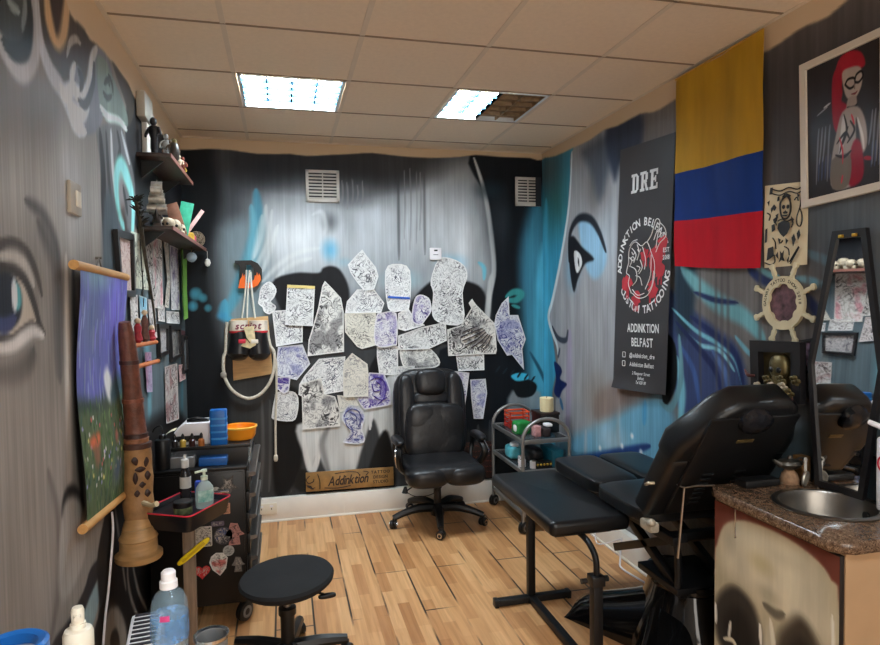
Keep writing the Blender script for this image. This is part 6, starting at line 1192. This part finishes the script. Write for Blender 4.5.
# pictures and papers
LB = mat('black_frame', (26, 24, 26), .4)
FR = [('black framed pinkish drawing just right of the scroll', [(112.5,229),(130,234),(131.5,297),(117.5,297)], .03, (206,186,176), (150,104,96), 26), ('narrow black framed pale picture under the two wooden rods', [(155.5,324),(165.5,325),(166,354),(157,358)], .025, (176,170,168), (84,80,90), 30),
      ('black framed picture of a white skull-like mask far along the left wall', [(168,325.5),(178,326.5),(179,357),(169.5,362)], .025, (150,146,140), (40,38,40), 18), ('black framed picture in the far left corner', [(180.5,335),(185.5,336),(186,371),(181.5,374)], .02, (120,126,130), (50,54,60), 24)]
for i, (lab, px, bd_, c1, c2, sc_2) in enumerate(FR):
    P = [L3(u, v, .003) for u, v in px]
    if (P[1]-P[0]).length < .09: P[0].y -= .06; P[3].y -= .06
    r, I, n = framed('picture_frame', lab, 'picture', P, bd_, .02, LB, (1, 0, 0), 'black frames on the left wall')
    p2 = [(0, 0), ((I[1]-I[0]).length, 0), ((I[1]-I[0]).length, (I[0]-I[3]).length), (0, (I[0]-I[3]).length)]
    sheet('picture', p2, frame(I[3]+n*.006, I[2]-I[3], I[0]-I[3]), line_art('framed_art_%d' % i, c1, c2, sc_2, .09, c2 if i == 2 else None, .006), r, curl=0, seed=i+40)
LP = [('canvas', 'pale green', [(130.5,231),(146,236),(148.5,290),(133,288)], (222,226,206), (40,40,40), 14, None, 'pale canvas with a slim black spear drawing hanging beside the black framed drawing'),
 ('art_print', '', [(144,240),(150,241),(155,300),(150,298)], (196,190,182), (60,56,54), 26, None, 'narrow art print partly behind the dried stalk under the shelf'),
 ('art_print', '', [(150.5,237),(160.5,240),(162,309),(154,308)], (206,200,192), (70,60,62), 24, (196,120,130), 'tall art print with a pink patch hanging under the lower shelf'),
 ('art_print', '', [(162.5,240),(167,241.5),(169,285),(167.5,308),(163.5,307),(166,280)], (190,182,168), (50,46,44), 24, None, 'twisted narrow strip print hanging under the lower shelf'),
 ('art_print', '', [(168.5,245),(177,248),(179,310),(170.5,310)], (212,208,206), (70,60,80), 26, (120,100,140), 'tall print with a dark column design next to the green cloth'),
 ('art_print', '', [(128,294),(136,295),(137.5,332),(130,331)], (214,208,202), (40,36,40), 30, None, 'small ornate black and white print under the framed pinkish drawing'),
 ('art_print', '', [(137.5,295),(145,298),(146.5,322),(139,320)], (190,214,220), (110,170,196), 12, (120,180,206), 'small light blue print below the pale canvas'),
 ('art_print', '', [(146.5,299),(153.5,301),(156,338),(149.5,334)], (196,186,182), (44,38,40), 30, None, 'small dark patterned print right of the light blue print'),
 ('art_print', '', [(156,304),(163,305.5),(164,322),(157,321)], (206,200,196), (60,52,52), 34, None, 'small square print under the tall pink-patched print'),
 ('art_print', '', [(165,311),(178,312),(178.5,324),(165.5,323)], (214,210,206), (80,76,76), 34, None, 'small wide print above the skull-like framed picture'),
 ('art_print', '', [(163.5,367),(176,363),(178,419),(165,424)], (206,196,190), (60,44,44), 26, (150,96,96), 'large pale print with reddish figures low on the far left wall'),
 ('art_print', '', [(177.5,365),(183.5,364),(184.5,379),(178.5,382)], (226,196,192), (150,90,96), 26, None, 'small pinkish print beside the large low print'),
 ('art_print', '', [(179.5,330),(184,331),(185,350),(180.5,352)], (120,70,72), (40,26,30), 20, None, 'small dark red print near the far left corner'),
 ('art_print', '', [(143.5,352),(150,352),(151,392),(145.5,392)], (176,160,186), (96,84,120), 24, (190,140,170), 'mauve strip print below the wooden rods')]
for i, (nm, _, px, c1, c2, s_2, ex, lab) in enumerate(LP):
    poly, M = wall_poly('L', px, .002+.004*(i % 2)); o = sheet('canvas_print' if nm == 'canvas' else 'art_print', poly, M, line_art('left_print_%d' % i, c1, c2, s_2, .02 if nm == 'canvas' else .08, ex, .008), curl=.004 if nm != 'canvas' else .001, seed=i*2.3+7); tag(o, lab, 'print', 'prints on the left wall')
    if nm == 'canvas':
        p = MB(); M2 = M; inv = root_matrix(o).inverted(); p.tube([inv @ M @ Vector(q) for q in ((-.01, .16, .006), (.0, .02, .006), (.03, -.14, .006))], .003, 6); p.prism([(x+.03, y-.16) for x, y in ((-.02, .0), (0, .06), (.02, .0), (0, -.07))], .004, .0065, inv @ M); p.build('spear_drawing', M_BLACK, o)
poly, M = wall_poly('L', [(179,243),(184,244),(184.5,300),(185,318),(181,320)], .02); o = sheet('green_cloth', poly, M, mat('green_cloth', (104, 150, 62), .8, var=.2, sc=10), curl=.012, seed=2); tag(o, 'long green cloth strip hanging from the lower shelf near the corner', 'cloth')
# two wooden rods with little red things
for (a, b, lab) in (((133,346),(156,342),'upper wooden rod with red trinkets on the left wall'), ((136.5,367),(158,361),'lower wooden rod on the left wall under the trinkets')):
    A_, B_ = L3(*a, .05), L3(*b, .05); r = thing('wooden_rod', lab, 'rod', A_); p = MB(); p.tube([A_, B_], .011, 10); p.build('dowel', mat('orange_wood', (196, 112, 62), .5, var=.2), r, world=True)
    for t in (.12, .88): c = A_+(B_-A_)*t; p = MB(); p.tube([c, Vector((XL, c.y, c.z))], .006, 8); p.build('peg', M_BLACK, r, world=True)
A_, B_ = L3(133, 346, .05), L3(156, 342, .05)
for k, (t, col, h_, lab) in enumerate(((.2, (160, 40, 50), .10, 'red tasselled trinket standing on the near end of the upper rod'), (.5, (92, 56, 46), .14, 'tall brown trinket standing mid-way on the upper rod'), (.8, (170, 44, 56), .065, 'short red trinket at the far end of the upper rod'))):
    c = A_+(B_-A_)*t+Vector((0, 0, .011)); r = thing('trinket', lab, 'trinket', c); MB().lathe([(.01, 0), (.022, .012), (.014, h_*.45), (.018, h_*.7), (.008, h_*.9), (0, h_*.92)], 12).build('body', mat('trinket_%d' % k, col, .5, var=.3, sc=60), r); MB().ball((0, 0, h_), .014, 10).build('head', mat('trinket_head', (206, 180, 150), .5), r)
# shelves
M_SHELF = mat('dark_shelf_board', (66, 52, 48), .45, var=.2, stretch=(8, 1, 8)); S1, S2 = 2.42, 2.05
for z_, y0, y1, x1, lab in ((S1, 3.47, 4.28, -.54, 'short dark shelf high on the left wall under the ceiling'), (S2, 3.44, 4.88, -.535, 'long dark shelf crowded with ornaments on the left wall')):
    r = thing('wall_shelf', lab, 'shelf', (XL, (y0+y1)/2, z_-.02)); p = MB(); p.box((XL+.0, y0, z_-.018), (x1, y1, z_), .002); p.build('board', M_SHELF, r, world=True); p = MB(); p.box((x1-.002, y0, z_-.02), (x1+.003, y1, z_+.001)); p.build('front_edging', mat('red_brown_edge', (120, 76, 64), .5), r, world=True)
    for y in (y0+.12, y1-.12): p = MB(); p.prism([(0, 0), (.11, 0), (0, -.09)], -.008, .008, T(XL, y, z_-.018) @ RX(PI/2)); p.build('bracket', M_BLACK, r, world=True)
def figurine(x, y, z, h, col, lab, cat='figurine', arms=True, group=None, name='figurine', base_=True):
    r = thing(name, lab, cat, (x, y, z), random.uniform(-.4, .4), group); m = mat('fig_%d_%d_%d' % col, col, .4, .2, var=.4, sc=50, bump=.5)
    if base_: MB().lathe([(h*.18, 0), (h*.18, h*.05), (h*.15, h*.06), (0, h*.06)], 14).build('base', M_BLACK, r)
    p = MB(); p.lathe([(h*.07, h*.05), (h*.1, h*.2), (h*.09, h*.45), (h*.14, h*.6), (h*.13, h*.74), (h*.04, h*.8), (0, h*.81)], 14, sy=.75)
    if arms:
        for s_ in (-1, 1): p.tube([(s_*h*.12, 0, h*.72), (s_*h*.2, -h*.04, h*.55), (s_*h*.16, -h*.12, h*.48)], [h*.045, h*.04, h*.03], 8, sm=3)
    p.build('body', m, r); MB().ball((0, -h*.01, h*.88), (h*.085, h*.095, h*.11), 12).build('head', m, r); return r
q = MB(); q.box((XL+.004, 3.60, S1), (XL+.03, 3.80, S1+.27), .003); tag(q.build('white_box', mat('white_card', (222, 216, 206), .6)), 'tall flat white box standing against the wall on the top shelf', 'box')
figurine(-.63, 3.55, S1, .20, (40, 40, 44), 'dark armoured figurine at the near end of the top shelf', group='figurines on the top shelf')
figurine(-.60, 3.72, S1, .16, (120, 116, 112), 'grey figurine in front of the white box on the top shelf', group='figurines on the top shelf')
figurine(-.61, 3.88, S1, .17, (110, 82, 62), 'brown figurine in the middle of the top shelf', group='figurines on the top shelf')
figurine(-.62, 4.02, S1, .14, (150, 110, 80), 'tan figurine right of the brown one on the top shelf', group='figurines on the top shelf')
figurine(-.585, 4.2, S1, .10, (214, 186, 70), 'small yellow figurine at the far end of the top shelf', group='figurines on the top shelf')
for k, (y, h_, col) in enumerate(((3.64, .12, (60, 54, 50)), (3.95, .10, (84, 70, 64)), (4.10, .15, (56, 44, 44)))):
    r = thing('curio_jar', ('dark squat jar behind the armoured figurine on the top shelf', 'brown jar at the back of the top shelf', 'tall dark jar near the far end of the top shelf')[k], 'jar', (-.672, y+.03, S1)) if k else thing('curio_jar', 'dark squat jar behind the armoured figurine on the top shelf', 'jar', (-.55, y+.01, S1))
    MB().lathe([(.018, 0), (.026, .01), (.028, h_*.5), (.02, h_*.75), (.014, h_*.8)], 14).build('body', mat('jar_%d' % k, col, .3, var=.2), r); MB().lathe([(.017, h_*.78), (.017, h_*.9), (.006, h_*.97), (0, h_)], 14).build('lid', M_BRZ, r)
figurine(-.565, 3.64, S1, .11, (90, 76, 60), 'small bronze figurine at the front edge of the top shelf', group='figurines on the top shelf')
figurine(-.57, 3.97, S1, .10, (196, 176, 150), 'small pale figurine at the front edge of the top shelf', group='figurines on the top shelf')
figurine(-.57, 4.1, S1, .12, (120, 60, 46), 'rust red figurine at the front edge of the top shelf', group='figurines on the top shelf')
# lower shelf
sp2 = thing('model_ship', 'small silver model sailing ship at the near end of the lower shelf', 'model ship', (-.625, 3.56, S2), .1); M_PEW = mat('pale_pewter', (186, 178, 168), .35, .6, var=.3, sc=40)
p = MB(); p.grid(lambda u, v: ((.028*math.sin(PI*v))*(1-(2*u-1)**4)**.5*(1 if True else 0)*math.cos(PI*v)*1.2, -.085+.17*u, .02+.05*(1-math.sin(PI*v))+.03*(2*u-1)**2), 14, 10, thick=(0, 0, -.004)); p.box((-.024, -.075, .055), (.024, .075, .063), .004); p.box((-.02, -.05, 0), (.02, .05, .024), .004); p.build('hull', mat('dark_ship_hull', (70, 60, 54), .5, var=.3), sp2)
for y, h_ in ((-.05, .15), (.0, .19), (.05, .15)):
    p = MB(); p.tube([(0, y, .055), (0, y, .06+h_)], .003, 6); mk = p.build('mast', M_PEW, sp2)
    for k in range(3):
        z0 = .075+k*h_*.3; p = MB(); w_ = .045*(1-k*.2); p.grid(lambda u, v, z0=z0, w_=w_, y=y, h_=h_: ((u-.5)*2*w_, y-.018*math.sin(PI*v)-.006, z0+v*h_*.27), 6, 6, thick=(0, .002, 0)); p.build('sail', M_PEW, mk)
M_BONE = mat('bone', (160, 144, 120), .6, var=.35, sc=40)
for k, (x, y, s_) in enumerate(((-.6, 3.72, 1.15), (-.66, 3.80, 1.4), (-.585, 3.84, 1.25), (-.645, 3.95, 1.6), (-.575, 3.97, 1.1), (-.63, 4.09, 1.3))):
    r = thing('skull_ornament', ('small bone skull ornament nearest the model ship', 'skull ornament against the wall behind the nearest one', 'skull ornament at the shelf front, third from the ship', 'largest skull ornament in the middle of the lower shelf', 'smallest skull ornament at the front of the lower shelf', 'skull ornament farthest from the ship, below the paper cards')[k], 'skull ornament', (x, y, S2), -.4+.2*k, 'skull ornaments on the lower shelf')
    MB().puff((0, .004, .038*s_), (.026*s_, .032*s_, .028*s_), 2.3, n=5).puff((0, -.02*s_, .014*s_), (.016*s_, .014*s_, .0138*s_), 3, n=4).build('cranium', M_BONE, r)
    for e in (-1, 1): MB().ball((e*.011*s_, -.026*s_, .034*s_), (.007*s_, .006*s_, .007*s_), 8).build('eye_socket', M_BLACK, r)
for k, (y, an, col, lab, hh_) in enumerate(((4.16, -.35, (150, 104, 84), 'brown printed card fanned out on the lower shelf', .19), (4.2, .25, (64, 176, 140), 'turquoise green card fanned out on the lower shelf', .2), (4.3, .75, (226, 176, 170), 'pink card leaning outwards on the lower shelf', .2))):
    M_ = T(-.60, y, S2+.035) @ RZ(.15*k-.1) @ RY(an*.8); p = MB(); p.box((-.04 if k < 2 else -.012, -.003, -.012), (.035 if k < 2 else .012, .003, hh_), .001, M=M_); tag(p.build('fanned_card', mat('card_%d' % k, col, .5, var=.3, sc=20)), lab, 'card', 'cards fanned out on the lower shelf')
r = thing('toy_packet', 'yellow and pink packet on the lower shelf beside the wire nest', 'packet', (-.59, 4.44, S2)); MB().puff((0, 0, .035), (.03, .05, .035), 5).build('packet', mat('yellow_card', (222, 176, 60), .5, var=.3, sc=30), r); MB().puff((.012, .045, .03), (.024, .03, .03), 3).build('pink_end', mat('pink_plastic', (214, 70, 120), .4), r)
r = thing('wire_nest', 'tangled twig ball at the far end of the lower shelf', 'twig ball', (-.585, 4.78, S2)); random.seed(8); p = MB()
for k in range(26):
    a = Vector((random.gauss(0, 1), random.gauss(0, 1), random.gauss(0, 1))).normalized(); b = a.orthogonal().normalized(); c = a.cross(b); R_ = random.uniform(.042, .056); p.tube([Vector((0, 0, .06))+(b*math.cos(t)+c*math.sin(t))*R_ for t in np.linspace(0, 2*PI, 15)[:-1]], .0022, 4, close=True)
p.build('twigs', mat('grey_twigs', (150, 132, 110), .7, var=.4, sc=50), r)
r = thing('glass_bauble', 'clear glass bauble hanging under the lower shelf by the green cloth', 'bauble', (-.59, 4.52, S2-.12)); MB().ball((0, 0, .035), .035, 16).build('ball', mat('clear_glass', (170, 186, 196), .05, var=.1, alpha=.5), r); MB().tube([(0, 0, .068), (0, 0, .102)], .0025, 6).build('loop', M_BRZ, r)
r = thing('hanging_shell', 'small white shell ornament hanging by a string from the far shelf end', 'ornament', (-.528, 4.87, S2-.13)); MB().lathe([(0, 0), (.014, .006), (.022, .028), (.016, .05), (.004, .058), (0, .059)], 12).build('shell', mat('white_shell', (222, 214, 204), .5, var=.15), r); MB().tube([(0, 0, .057), (0, 0, .112)], .0015, 5).build('string', M_LACE, r)
r = thing('dried_stalk', 'dark dried stalk hanging down from the near end of the lower shelf', 'dried plant', L3(141, 222, .05)); p = MB(); P = [L3(u, v, .05) for u, v in ((136,200),(140,222),(144,250),(149,280),(153,305),(156,332))]; p.tube(P, [.009, .011, .008, .006, .004], 7, sm=5); p.build('stem', mat('dried_stem', (62, 56, 44), .8, var=.4, sc=40), r, world=True)
p = MB(); random.seed(2)
for k in range(46):
    t = random.random()**1.6; c = P[0]+(P[1]-P[0])*t*1.3; d = Vector((random.uniform(-.5, 1), random.uniform(-1, 1), random.uniform(-.2, 1.2))).normalized()*random.uniform(.02, .055); p.tube([c, c+d*.6+Vector((0, 0, .004)), c+d], [.003, .005, .001], 5)
p.build('seed_head', mat('dark_seed_head', (44, 44, 40), .8, var=.4, sc=60), r, world=True)
